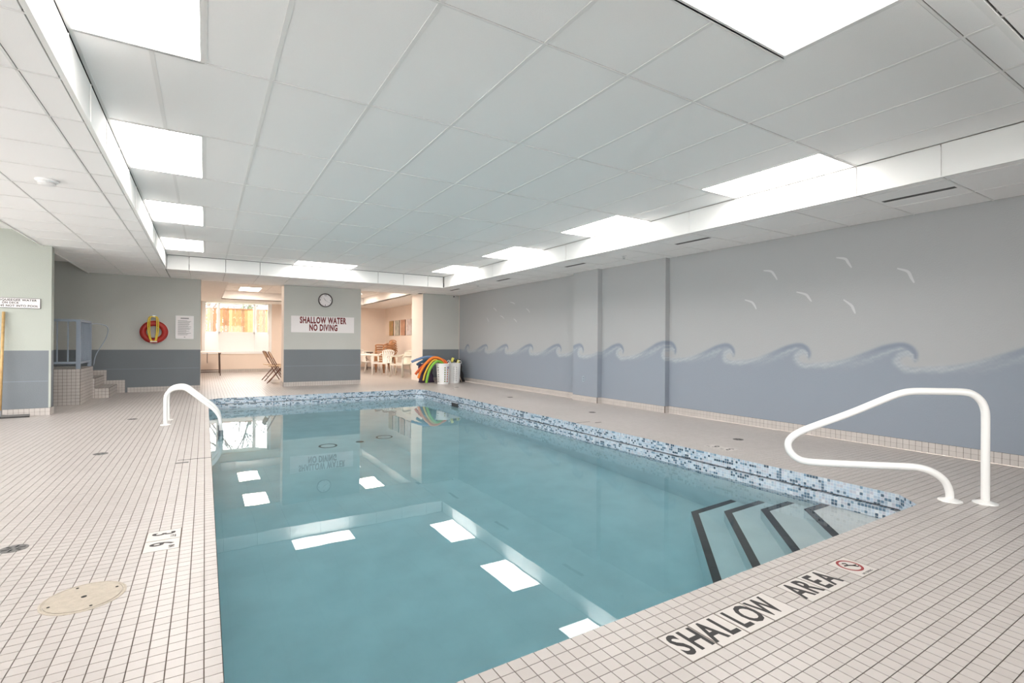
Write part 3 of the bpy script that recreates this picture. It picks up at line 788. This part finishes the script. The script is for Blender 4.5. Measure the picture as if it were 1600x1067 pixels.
# unseen side window on the ladder side, added and enlarged for daylight
sw = link('window_2_added', None); sw['kind'] = 'structure'
f = MB()
for y in (1.0,2.97,4.97,6.97,8.94): f.box(-4.75,-4.65,y,y+.06,.35,2.4)
f.box(-4.75,-4.65,1.0,9.0,.35,.41).box(-4.75,-4.65,1.0,9.0,2.34,2.4); f.obj('window_frame', m_winw, sw)
for y in (1.06,3.03,5.03,7.03): MB().quad((-4.7,y,.41),(-4.7,y+1.91,.41),(-4.7,y+1.91,2.34),(-4.7,y,2.34)).obj('pane', m_glass, sw)
# invented window in the wall behind the camera, added to brighten the room
sw = link('window_3_added', None); sw['kind'] = 'structure'
f = MB()
for x in (-3.0,-.68,1.62,3.94): f.box(x,x+.06,fy0-.15,fy0-.05,.45,2.3)
f.box(-3.0,4.0,fy0-.15,fy0-.05,.45,.51).box(-3.0,4.0,fy0-.15,fy0-.05,2.24,2.3); f.obj('window_frame', m_winw, sw)
for x in (-2.94,-.62,1.68): MB().quad((x,fy0-.1,.51),(x+2.26,fy0-.1,.51),(x+2.26,fy0-.1,2.24),(x,fy0-.1,2.24)).obj('pane', m_glass, sw)
def portal(loc, rot, sx_, sy_):
    l = bpy.data.lights.new('window_portal','AREA'); l.shape = 'RECTANGLE'; l.size = sx_; l.size_y = sy_; l.cycles.is_portal = True
    o = bpy.data.objects.new('window_portal', l); COL.objects.link(o); o.location = loc; o.rotation_euler = rot
portal((-4.85,5.0,1.375), (0,-PI/2,0), 2.05, 8.0)
portal((.5,fy0-.25,1.375), (PI/2,0,0), 7.0, 1.85)
portal(((XBW0+XBW1)/2,YRM1+.75,1.85), (-PI/2,0,0), 2.2, 1.1)

# ------------------------------------------------------------------ outside
struct(MB().box(-25,30,YRM1+.9,28,-.1,.35).box(-25,30,28,70,-.1,.8).obj('ground', mat('ground_lawn',(.12,.14,.06),.9,var=.4,vscale=2)))
struct(MB().box(-30,-4.82,-14,YRM1+.9,-.3,.2).box(-4.82,20,-14,fy0-.22,-.3,.2).obj('ground', mat('pale_bounce_ground',(.58,.57,.55),.9,var=.15,vscale=2)))  # unseen ground, made pale so daylight bounces up onto the ceiling
m_fence = [mat('fence_cedar', (.26,.125,.038), .7, var=.35, vscale=5), mat('fence_cedar_pale', (.36,.20,.08), .7, var=.3, vscale=5), mat('fence_cedar_red', (.19,.08,.025), .7, var=.3, vscale=5)]
fn = thing('wooden_fence', 'orange cedar board fence outside the lounge window', 'fence', (1.6,30.0,.8))
x = -5.0; k = 0
bm_ = [MB().box(-.066,.066,-.01,.01,0,1.95).mesh('board', m) for m in m_fence]
while x < 5.6: link('board', random.choice(bm_), fn, (x, .004*(k%2), 0)); x += .142; k += 1
MB().box(-5.1,5.6,-.04,.06,1.95,2.0).obj('cap_rail', m_fence[2], fn); MB().box(-5.1,5.6,.016,.05,.4,.5).box(-5.1,5.6,.016,.05,1.6,1.7).obj('rail', m_fence[2], fn)
def tree(x, y, h, seed, label):
    rnd = random.Random(seed); t = thing('bare_tree', label, 'tree', (x,y,.8)); tr = MB(); br = MB()
    def grow(mb, p, d, L, r, lev):
        n = 4; pts = [p]; q = p.copy(); dd = d.copy()
        for i in range(n):
            dd = (dd+Vector((rnd.uniform(-.22,.22),rnd.uniform(-.22,.22),rnd.uniform(-.06,.14)))).normalized(); q = q+dd*L/n; pts.append(q.copy())
        mb.tube(pts, [r*(1-.5*i/n) for i in range(n+1)], 6 if lev < 2 else 4, cap=False)
        if lev < 4:
            for k in range(3 if lev else 6):
                f_ = rnd.uniform(.35,1); i = min(n-1,int(f_*n)); b0 = pts[i].lerp(pts[i+1], f_*n-i)
                a = rnd.uniform(0,2*PI); s_ = Vector((math.cos(a),math.sin(a),rnd.uniform(.1,.8))).normalized()
                grow(br, b0, (dd*.5+s_*.8).normalized(), L*rnd.uniform(.5,.75), r*.5, lev+1)
    grow(tr, Vector((0,0,0)), Vector((0,0,1)), h, .13, 0)
    tr.obj('trunk', m_bark, t); br.obj('branches', m_bark, t)
m_bark = mat('bark', (.16,.13,.11), .9, var=.3, vscale=10)
tree(.5, 35.0, 3.8, 3, 'leafless tree behind the cedar fence, its branches against the sky')
tree(2.6, 39.0, 3.6, 8, 'leafless tree farther behind the cedar fence near the house roof')
def shrub(x, y, h, w, seed, m, label):
    rnd = random.Random(seed); t = thing('shrub', label, 'shrub', (x,y,.8)); lv = MB(); st = MB()
    for k in range(9):
        a = rnd.uniform(0,2*PI); tip = Vector((w*.8*math.cos(a)*rnd.random(), w*.8*math.sin(a)*rnd.random(), h*rnd.uniform(.7,.95)))
        st.tube([(0,0,0), tip*.5+Vector((0,0,.1)), tip], [.02,.012,.004], 5, cap=False)
    for k in range(1500):
        a, b_ = rnd.uniform(0,2*PI), rnd.uniform(-1,1); r = rnd.random()**.4
        c = Vector((w*r*math.cos(a)*math.sqrt(1-b_*b_), w*r*math.sin(a)*math.sqrt(1-b_*b_), h*.55+h*.45*r*b_))
        d1 = Vector((rnd.uniform(-1,1),rnd.uniform(-1,1),rnd.uniform(-1,1))).normalized()*.05; d2 = d1.orthogonal().normalized()*.028
        lv.quad(c-d1, c+d2, c+d1, c-d2)
    st.obj('stems', m_bark, t); lv.obj('foliage', m, t, kind='stuff')
m_l1 = mat('leaf_brown', (.20,.12,.07), .8, col2=(.10,.07,.05), vscale=3); m_l2 = mat('leaf_green', (.10,.16,.06), .8, col2=(.05,.08,.03), vscale=3)
shrub(-.1, 32.0, 2.45, 1.1, 1, m_l1, 'brownish winter shrub showing above the cedar fence'); shrub(2.15, 32.2, 2.45, .8, 2, m_l2, 'dark green shrub showing above the cedar fence')
shrub(1.1, 34.0, 2.6, 1.0, 5, m_l1, 'thin brown shrub behind the gap of two other shrubs at the fence')
hs = thing('house', 'neighbouring house with dark grey gable roof beyond the fence', 'house', (5.6,42,.8))
MB().box(-4,4,0,7,0,2.4).obj('wall', mat('house_siding',(.45,.43,.42),.8), hs)
rf = MB(); rf.poly([(-4.4,-.4,2.35),(4.4,-.4,2.35),(4.4,3.5,4.0),(-4.4,3.5,4.0)]).poly([(-4.4,3.5,4.0),(4.4,3.5,4.0),(4.4,7.4,2.35),(-4.4,7.4,2.35)]).poly([(-4.4,-.4,2.35),(-4.4,3.5,4.0),(-4.4,7.4,2.35)]).poly([(4.4,-.4,2.35),(4.4,7.4,2.35),(4.4,3.5,4.0)])
rf.obj('roof', mat('shingle_grey',(.13,.13,.15),.9,bump=.5,bscale=20), hs); MB().box(-1.9,1.9,-.02,.0,.9,1.9).obj('window', mat('house_glass',(.05,.06,.07),.1), hs)

# ------------------------------------------------------------------ raised landing, steps and railing
t = thing('tiled_landing', 'raised tiled landing with steps by the grey railing', 'landing', (-2.4,11.3,0))
def tiled_box(name, x0,x1,y0,y1,z1, faces, parent):
    ox, oy = -2.4, 11.3
    core = MB().box(x0-ox,x1-ox,y0-oy,y1-oy,0,z1-.001).obj(name, m_grout, parent); tl = MB(); g = .0018; e = .004
    def fill(o, U, V, LU, LV, nrm):
        nu, nv = max(1,round(LU/GP)), max(1,round(LV/GP)); pu, pv = LU/nu, LV/nv
        for i in range(nu):
            for j in range(nv):
                q = [Vector(o)+Vector(U)*a+Vector(V)*b_+Vector(nrm)*e for a, b_ in ((i*pu+g,j*pv+g),((i+1)*pu-g,j*pv+g),((i+1)*pu-g,(j+1)*pv-g),(i*pu+g,(j+1)*pv-g))]
                tl.quad(*[tuple(p-Vector((ox,oy,0))) for p in q])
    if 'F' in faces: fill((x0,y0,0),(1,0,0),(0,0,1),x1-x0,z1,(0,-1,0))
    if 'S' in faces: fill((x1,y0,0),(0,1,0),(0,0,1),y1-y0,z1,(1,0,0))
    if 'T' in faces: fill((x0,y0,z1),(1,0,0),(0,1,0),x1-x0,y1-y0,(0,0,1))
    tl.obj('facing_tiles', m_base_tile, core, kind='stuff'); return core
tiled_box('landing_block', -2.88,-1.77,10.88,11.98,.60,'FST',t)
tiled_box('landing_block', -2.88,-1.95,11.98,12.98,.55,'FST',t)
s2 = tiled_box('stair_step', -1.95,-1.74,11.98,12.98,.37,'FST',t); s1 = tiled_box('stair_step', -1.74,-1.53,11.98,12.98,.185,'FST',t)
MB().box(.42,.455,.69,1.67,.37,.378).box(.62,.664,.69,1.67,.185,.193).obj('nosing_strip', m_nosing, t)
t = thing('guard_railing', 'grey blue metal guard railing standing on the tiled landing', 'railing', (-1.80,10.92,.60))
def post(x,y,h,w=.05): return MB().box(x-w/2,x+w/2,y-w/2,y+w/2,0,h)
post(0,0,.82,.055).obj('post', m_rail, t); post(0,.95,.80).obj('post', m_rail, t)
MB().box(-1.05,.02,-.02,.02,.79,.83).obj('top_rail', m_rail, t); MB().box(-1.05,.02,-.015,.015,.085,.12).obj('bottom_rail', m_rail, t)
MB().box(-.02,.02,.0,.95,.79,.83).obj('top_rail', m_rail, t); MB().box(-.015,.015,.0,.95,.085,.12).obj('bottom_rail', m_rail, t)
for k in range(1, 9): MB().box(-.008-.135*k+.0,.008-.135*k,-.008,.008,.12,.79).obj('baluster', m_rail, t)
for k in range(1, 8): MB().box(-.008,.008,.118*k-.008,.118*k+.008,.12,.79).obj('baluster', m_rail, t)
hr = smooth_path([(0,.97,.77),(.08,1.03,.79),(.20,1.12,.76),(.235,1.16,.68),(.20,1.14,.50),(.08,1.05,.22),(.05,1.0,.02)], 5)
MB().tube(hr, .0075, 8).obj('handrail_hoop', m_rail, t, smooth=True)

# ------------------------------------------------------------------ wall things
# squeegee leaning on the left wall and the sign above it
t = thing('squeegee', 'wooden handled floor squeegee leaning on the wall under a sign', 'squeegee', (-2.38,YLW-.14,0))
MB().tube([(0,.0,.07),(0,.115,1.47)], .0165, 12).obj('handle', m_wood, t, smooth=True)
MB().tube([(0,-.006,.03),(0,.006,.11)], .020, 12).obj('socket', m_steel, t); MB().tube([(-.16,0,.03),(0,0,.05),(.16,0,.03)], .006, 6).obj('brace', m_drain, t)
MB().box(-.30,.30,-.012,.012,.018,.045).obj('head', m_drain, t); MB().box(-.30,.30,-.004,.004,.0,.02).obj('rubber_blade', m_ink, t)
t = thing('wall_sign', 'white squeegee instruction sign with black letters above the broom handle', 'sign', (-2.315,YLW-.006,1.598))
MB().box(-.312,.312,-.004,.004,-.072,.072).obj('border', m_ink, t); MB().box(-.307,.307,-.006,-.002,-.067,.067).obj('board', m_signw, t)
for s_, z, wd in (('PLEASE SQUEEGEE WATER',.041,.545),('ON DECK',.002,.175),('TO DRAINS NOT INTO POOL',-.040,.575)):
    text('lettering', s_, .040, m_ink, t, (0,-.0068,z), STAND, bold=.0010, width=wd, spacing=1.1)
# life ring
t = thing('life_ring', 'red life ring with yellow rope hung on the grey wall', 'life ring', (-.915,12.935,1.265))
k = 40; cpts = [(.19*math.cos(2*PI*i/k),0,.182*math.sin(2*PI*i/k)) for i in range(k)]
MB().tube(cpts, .058, 14, closed=True).obj('ring', m_ring, t, smooth=True)
MB().tube([(.255*math.cos(a),.02,.245*math.sin(a)) for a in np.linspace(0,2*PI,40)[:-1]], .005, 6, closed=True).obj('grab_line', m_signw, t)
for q in range(4):
    xx = (-.085,-.06,.045,.07)[q]; pts = smooth_path([(.0,-.03,.325),(xx,-.07,.29),(xx*1.15,-.075,.05),(xx*.7,-.075,-.16),(.01,-.07,-.195)], 6)
    MB().tube(pts, .011, 7).obj('rope', m_yellow, t, smooth=True)
MB().box(-.06,.06,-.085,-.06,-.215,-.19).obj('rope_wrap', m_cream, t); MB().box(-.025,.025,-.02,.06,.31,.35).obj('hook', m_steel, t)
# notice
t = thing('notice_board', 'white framed printed rules notice beside the life ring', 'sign', (-.375,12.985,1.375))
MB().box(-.158,.158,-.004,.010,-.246,.246).obj('board', m_signw, t)
MB().box(-.165,.165,-.008,.010,.24,.252).box(-.165,.165,-.008,.010,-.252,-.24).box(-.165,-.153,-.008,.01,-.24,.24).box(.153,.165,-.008,.01,-.24,.24).obj('frame', m_whitepl, t)
pr = MB(); pr.box(-.075,.075,-.0052,-.004,.185,.207)
for i in range(17): pr.box(-.125,.125-random.uniform(0,.10),-.0052,-.004,.145-.0195*i,.149-.0195*i+.003)
pr.obj('print_lines', mat('print_grey',(.22,.22,.22),.6), t); MB().box(-.012,.012,-.0055,-.004,-.216,-.205).obj('emblem', m_ink, t)
# no diving sign
t = thing('wall_sign', 'large white sign with dark red words SHALLOW WATER NO DIVING under the clock', 'sign', (2.512,YB-.008,1.508))
MB().box(-.745,.745,-.006,.007,-.20,.20).obj('board', m_signw, t)
text('lettering', 'SHALLOW WATER', .212, m_dred, t, (0,-.0068,.095), STAND, bold=.0095, width=1.10, spacing=1.14); text('lettering', 'NO DIVING', .212, m_dred, t, (0,-.0068,-.085), STAND, bold=.0095, width=.665, spacing=1.14)
# clock
t = thing('wall_clock', 'round white wall clock with dark rim above the no diving sign', 'clock', (2.548,YB-.004,2.115))
MB().lathe([(.160,-.002),(.170,.012),(.170,.03),(.160,.036),(.148,.036),(.148,.02)], k=40, axis='y', cap=False).obj('rim', mat('clock_rim',(.05,.035,.035),.4), t)
MB().lathe([(.152,.004),(.152,.018)], k=40, axis='y').obj('dial', m_signw, t)
for k in range(12):
    a = k*PI/6; x, z = .122*math.sin(a), .122*math.cos(a)
    if k % 3 == 0: text('numeral', str(k or 12), .052, m_ink, t, (x,-.0190,z), STAND, bold=.001)
    else: MB().bar((.105*math.sin(a),-.019,.105*math.cos(a)),(.132*math.sin(a),-.019,.132*math.cos(a)),.009,.002).obj('hour_mark', m_ink, t)
for a, L, w in ((-33,.075,.011),(122,.115,.008)):
    a = math.radians(a); MB().bar((-.02*math.sin(a),-.024,-.02*math.cos(a)),(L*math.sin(a),-.024,L*math.cos(a)),w,.002).obj('hand', m_ink, t)

# ------------------------------------------------------------------ rails of the pool
t = thing('grab_rail', 'white looped grab rail at the corner steps of the pool', 'handrail', (4.59,1.215,0))
ex = Vector((-1,1,0)).normalized()
prof = [(0,0),(0,.18),(0,.40),(0,.57),(.004,.64),(.025,.70),(.07,.745),(.13,.762),(.28,.762),(.43,.758),(.52,.738),(.62,.692),(.82,.592),(1.03,.498),(1.14,.447),(1.21,.397),(1.237,.345),(1.224,.288),(1.176,.24),(1.10,.219),(.92,.217),(.72,.219),(.515,.222),(.40,.220),(.312,.194),(.245,.142),(.214,.077),(.207,0)]
MB().tube([tuple(ex*float(p[0])+Vector((0,0,float(p[1])))) for p in smooth_path(prof,5)], .0245, 16).obj('rail_tube', m_white, t, smooth=True)
for s_ in (0,.207):
    p = ex*s_; MB().lathe([(.07,.0),(.068,.006),(.04,.014),(.027,.02)], (p.x,p.y,0), 28).obj('flange', m_white, t)
t = thing('pool_ladder', 'white tubular pool ladder bent over the pool edge', 'ladder', (-.42,7.8,0))
prof = [(0,0),(-.004,.15),(-.004,.28),(-.002,.358),(.018,.411),(.07,.452),(.152,.466),(.217,.448),(.291,.387),(.405,.282),(.521,.174),(.580,.091),(.606,.01),(.614,-.15)]
low = [(.614,-.15),(.614,-.35),(.60,-.50),(.56,-.60),(.52,-.63)]
for y in (0,.48):
    MB().tube([(float(a),y,float(z)) for a,z in smooth_path(prof,5)], .0235, 14).obj('rail_tube', m_white, t, smooth=True)
    MB().tube([(float(a),y,float(z)) for a,z in smooth_path(low,5)], .022, 14).obj('lower_tube', m_steel2 if 'm_steel2' in globals() else m_white, t, smooth=True)
    MB().lathe([(.062,0),(.060,.006),(.03,.012)], (0,y,0), 24).obj('flange', m_white, t)
    MB().lathe([(.030,-.22),(.030,-.12)], (.614,y,0), 16).obj('sleeve', m_steel, t)
for z in (-.32,-.52): MB().box(.575,.655,.02,.46,z-.015,z+.015).obj('tread', m_steel, t)

# ------------------------------------------------------------------ baskets, noodles and gear in the far corner
def hamper(x, y, rz, label):
    t = thing('laundry_basket', label, 'basket', (x,y,0), rz, 'white plastic baskets of pool toys'); k = 28; H = .53
    b = MB(); n0 = 0; rows = 18; r0_, r1_ = .148, .182
    P_ = lambda i, j, o=0: ((r0_+(r1_-r0_)*i/rows+o)*math.cos(2*PI*j/k), (r0_+(r1_-r0_)*i/rows+o)*math.sin(2*PI*j/k), H*i/rows)
    for i in range(rows):
        for j in range(k):
            hole = 1 < i < rows-3 and (j % 7) in (2,4) and i % 2 == 0
            if hole: continue
            b.quad(P_(i,j),P_(i,j+1),P_(i+1,j+1),P_(i+1,j))
    b.poly([P_(0,j) for j in range(k)][::-1]); b.obj('body', m_whitepl, t)
    MB().tube([P_(rows,j,.002) for j in range(k)], .009, 8, closed=True).obj('rim', m_whitepl, t, smooth=True)
    for sg in (1,-1):
        MB().tube([(sg*.06*1.2*math.cos(a) if False else .09*math.cos(a), sg*.175, H-.01+.085*math.sin(a)) for a in np.linspace(0,PI,12)], .010, 8).obj('handle', m_whitepl, t, smooth=True)
    return t
h1 = hamper(5.335, 12.1, .9, 'white perforated plastic basket with swim noodles sticking out')
MB().box(-.034,.034,-.001,.001,-.03,.03).obj('paper_label', mat('label_mauve',(.42,.36,.45),.6), h1, loc=(.178*math.cos(-2.1),.178*math.sin(-2.1),.43), rz=-2.1+PI/2)
hamper(5.715, 12.24, .5, 'white perforated plastic basket with yellow foam dumbbell on top')
NM = {'orange':mat('noodle_orange',(.80,.22,.03),.7),'green':mat('noodle_green',(.22,.48,.06),.7),'blue':mat('noodle_blue',(.16,.25,.42),.7),'navy':mat('noodle_navy',(.03,.09,.16),.7),'red':mat('noodle_red_orange',(.68,.12,.03),.7),'yellow':mat('noodle_yellow',(.75,.50,.05),.7)}
def noodle(pts, c, label, r=.033):
    q = smooth_path(pts, 6); MB().tube([tuple(map(float,p)) for p in q], r, 12).obj('pool_noodle', NM[c], smooth=True, label=label, category='pool noodle', group='foam swim noodles in the basket')
noodle([(5.36,12.10,.02),(5.38,12.12,.45),(5.30,12.15,.64),(5.08,12.18,.685),(4.88,12.2,.52),(4.74,12.2,.30),(4.70,12.22,.16)], 'orange', 'long orange foam noodle arching from basket down to the floor')
noodle([(5.42,12.04,.02),(5.44,12.06,.45),(5.38,12.16,.61),(5.16,12.26,.655),(4.92,12.30,.52),(4.72,12.32,.33),(4.66,12.33,.25)], 'red', 'red orange foam noodle arching behind the brighter orange one')
noodle([(5.32,12.03,.02),(5.33,12.04,.42),(5.26,12.04,.56),(5.12,12.04,.59),(4.97,12.05,.44),(4.885,12.05,.22),(4.85,12.05,.04)], 'green', 'green foam noodle arching from basket to the floor')
noodle([(5.28,12.11,.03),(5.30,12.11,.46),(5.22,12.12,.58),(5.10,12.13,.625),(4.96,12.13,.50),(4.84,12.12,.28),(4.79,12.12,.10)], 'yellow', 'yellow foam noodle between the orange and green ones', .022)
noodle([(5.40,12.16,.02),(5.40,12.2,.45),(5.28,12.3,.66),(5.0,12.38,.70),(4.75,12.4,.64),(4.58,12.4,.575)], 'blue', 'greyish blue foam noodle reaching sideways out of the basket')
noodle([(5.34,12.18,.02),(5.34,12.2,.45),(5.22,12.26,.60),(5.0,12.32,.63),(4.82,12.34,.57),(4.70,12.34,.50)], 'navy', 'dark navy foam noodle under the greyish blue one')
t = thing('foam_dumbbell', 'yellow foam water dumbbell resting on the second basket', 'dumbbell', (5.715,12.17,.590), -.5)
m_yf = mat('foam_yellow', (.72,.66,.14), .7)
for s_ in (-1,1): MB().tube([(s_*.075-.03,0,-s_*.03+.01),(s_*.075+.03,0,-s_*.03-.01)], .064, 18).obj('foam_end', m_yf, t, smooth=False)
MB().tube([(-.06,0,.025),(.06,0,-.025)], .016, 10).obj('grip', m_ink, t)
for x, y, a, b_, z, lab in ((5.12,12.72,.19,.07,.50,'dark purple folded mat standing behind the swim noodles'),(5.98,12.62,.17,.13,.62,'black folded tarp bundle leaning in the far mural corner')):
    bm = bmesh.new(); bmesh.ops.create_cube(bm, size=1)
    bmesh.ops.subdivide_edges(bm, edges=bm.edges[:], cuts=5, use_grid_fill=True)
    for v in bm.verts:
        f_ = v.co.z+.5; sc = 1-.75*f_ if 'tarp' in lab else 1-.12*f_
        v.co = Vector((v.co.x*2*a*sc+.015*math.sin(f_*17+v.co.y*9)+(.1*f_ if 'tarp' in lab else 0), v.co.y*2*b_*sc+.12*f_+.012*math.sin(v.co.x*21+f_*8), f_*z))
    me = bpy.data.meshes.new('bundle'); bm.to_mesh(me); bm.free(); me.materials.append(mat('mat_purple',(.045,.025,.06),.7) if 'purple' in lab else mat('tarp_black',(.018,.016,.018),.6)); me.shade_smooth()
    link('folded_mat' if 'purple' in lab else 'tarp_bundle', me, None, (x,y,0), label=lab, category='mat' if 'purple' in lab else 'tarp')
MB().tube([(6.02,12.40,.012),(5.86,12.44,.44)], .012, 8).obj('wooden_stick', mat('stick_pale',(.55,.42,.33),.6), label='thin pale stick leaning beside the second basket', category='stick')

# ------------------------------------------------------------------ lounge furniture
def resin_chair(m, label, group):
    t = thing('resin_armchair', label, 'chair', group=group)
    s = MB()
    for k in range(6):   # seat, slightly dished, front at -x
        pass
    n = 8; top = lambda a, c: .415-.018*math.sin(PI*min(1,max(0,(a+.22)/.44)))-.02*a
    for i in range(n):
        for j in range(n):
            f = lambda i, j: (-.23+.46*i/n, (-.23+.46*j/n)*(1-.10*i/n))
            q = [f(i,j),f(i+1,j),f(i+1,j+1),f(i,j+1)]
            s.quad(*[(x,y,top(x,y)) for x,y in q]); s.quad(*[(x,y,top(x,y)-.018) for x,y in reversed(q)])
    s.box(-.235,-.215,-.23,.23,.37,.42); s.obj('seat', m, t)
    b = MB()
    for k in range(7):
        u = -1+2*k/6; b.bar((.205,u*.12,.41),(.33,u*.205,.80-.05*u*u), .038, .014)
    b.tube([(.33+.004*math.cos(a),.225*math.cos(a),.745+.075*math.sin(a)) for a in np.linspace(0,PI,12)], .016, 8)
    b.obj('backrest', m, t)
    for sy in (-1,1):
        MB().tube([(-.24,sy*.265,.0),(-.215,sy*.25,.40),(-.20,sy*.255,.60)], [.022,.026,.024], 8).obj('leg', m, t, smooth=True)
        MB().tube([(.30,sy*.225,.0),(.215,sy*.205,.40)], [.020,.028], 8).obj('leg', m, t, smooth=True)
        MB().tube([tuple(map(float,p)) for p in smooth_path([(-.21,sy*.255,.58),(-.20,sy*.262,.63),(-.10,sy*.268,.645),(.12,sy*.255,.64),(.29,sy*.225,.70)],4)], .024, 8).obj('armrest', m, t, smooth=True)
    return t
mc = mat('resin_cream', (.82,.76,.66), .45); mb_ = mat('resin_brown', (.42,.20,.09), .5); mw = mat('resin_white', (.84,.80,.76), .45)
def put(root, x, y, z, rz, label=None):
    root.location = (x,y,z); root.rotation_euler = (0,0,rz)
    if label: root['label'] = label
    return root
c1 = put(resin_chair(mc, 'cream resin armchair standing nearest the lounge doorway with fan back', 'resin armchairs in the lounge'), 5.22,15.0,0,.42)
c2 = put(copy_tree(c1), 5.62,15.75,0,.12,'cream resin armchair behind the doorway one, against the picture wall')
c3 = put(resin_chair(mw, 'white resin armchair beside the stack of brown chairs', 'resin armchairs in the lounge'), 5.02,16.25,0,.75)
st0 = resin_chair(mb_, 'brown resin armchair in the tall stack by the lounge wall', 'stacked brown armchairs')
for k in range(5): put(st0 if k == 0 else copy_tree(st0), 5.52-.012*k,17.55,.085*k,.25,'brown resin armchair, '+('bottom','second','middle','fourth','topmost')[k]+(' one' if k in (0,2,4) else ' from the floor')+' of the lounge stack')
c4 = put(resin_chair(mw, 'white resin armchair between the brown stack and the folding table', 'resin armchairs in the lounge'), 4.86,17.3,0,2.4)
def folding_table(label, x, y, rz, L=1.5, D_=.72, top=None):
    t = thing('folding_table', label, 'table', (x,y,0), rz); m_leg = m_drk
    MB().box(-L/2,L/2,-D_/2,D_/2,.715,.745).obj('tabletop', top or mc, t)
    MB().box(-L/2+.02,L/2-.02,-D_/2+.02,-D_/2+.04,.67,.715).box(-L/2+.02,L/2-.02,D_/2-.04,D_/2-.02,.67,.715).obj('apron', m_leg, t)
    for sx_ in (-1,1):
        for sy in (-1,1): MB().tube([(sx_*(L/2-.10),sy*(D_/2-.05),.70),(sx_*(L/2-.06),sy*(D_/2-.03),0)], .014, 8).obj('leg', m_leg, t)
        MB().tube([(sx_*(L/2-.08),-D_/2+.05,.12),(sx_*(L/2-.08),D_/2-.05,.12)], .010, 6).obj('stretcher', m_leg, t)
        MB().tube([(sx_*(L/2-.09),0,.40),(sx_*.18,0,.70)], .008, 6).obj('brace', m_leg, t)
m_drk = mat('folding_leg_brown', (.075,.045,.035), .5)
folding_table('folding table with thin dark legs under the bay window', .07,18.75,PI/2,1.5,.76,mat('table_top_white',(.78,.72,.68),.5))
folding_table('cream topped folding table by the picture wall with dark splayed legs', 4.75,19.0,0,1.3,.7)
folding_table('cream folding table hidden partly by the clock wall', 2.62,15.2,0,1.5,.75,mat('table_cream',(.74,.60,.46),.5))
def folding_chair(x, y, rz, label):
    t = thing('folding_chair', label, 'chair', (x,y,0), rz, 'metal folding chairs at the lounge table'); m = m_fc
    for sy in (-1,1):
        MB().tube([(-.24,sy*.21,0),(.02,sy*.205,.45),(.20,sy*.20,.80)], .0125, 8).obj('front_leg', m, t)
        MB().tube([(.22,sy*.19,0),(-.14,sy*.185,.44)], .0125, 8).obj('rear_leg', m, t)
    b = MB().box(-.21,.19,-.19,.19,.435,.455); b.obj('seat', m_fs, t)
    q = MB(); q.bar((.125,0,.64),(.20,0,.80),.39,.012); q.obj('backrest', m_fs, t)
    MB().tube([(.20,-.20,.80),(.21,0,.815),(.20,.20,.80)], .0125, 8).obj('top_rail', m, t); MB().tube([(.12,-.19,.12),(.12,.19,.12)], .008, 6).obj('stretcher', m, t)
m_fc = mat('folding_chair_brown', (.14,.05,.03), .4); m_fs = mat('folding_chair_seat', (.52,.34,.20), .5)
folding_chair(1.62,14.35,PI-.2,'brown folding chair leaning out past the clock wall'); folding_chair(1.60,15.35,PI+.1,'brown folding chair pushed to the hidden cream table')
# four canvases
def canvas(y, ca, cb, label):
    m = mat('canvas_print', ca, .7, col2=cb, vscale=7)
    t = thing('canvas_picture', label, 'picture', (XR-.02,y,1.625), group='four narrow canvases in a row')
    MB().box(-.016,.014,-.235,.235,-.285,.285).obj('canvas', m, t); MB().box(-.010,.015,-.238,.238,-.288,.288).obj('stretcher_frame', m_drk, t)
canvas(19.1,(.55,.30,.14),(.40,.28,.10),'narrow orange brown canvas farthest from the doorway'); canvas(18.4,(.33,.33,.28),(.55,.50,.42),'narrow grey green canvas with pale top')
canvas(17.75,(.55,.30,.20),(.42,.22,.14),'narrow reddish brown canvas print'); canvas(17.1,(.60,.55,.54),(.48,.36,.33),'narrow pale grey canvas nearest the doorway')
# electric plates on the pilaster
t = thing('wall_outlet', 'small grey outlet plate low on the wall pilaster', 'outlet', (6.05,7.25,.42))
MB().box(-.008,0,-.035,.035,-.055,.055).obj('plate', mat('plate_grey',(.30,.35,.41),.5), t); MB().box(-.010,-.007,-.012,.012,.012,.034).box(-.010,-.007,-.012,.012,-.034,-.012).obj('socket', mat('plate_dark',(.16,.19,.23),.5), t)
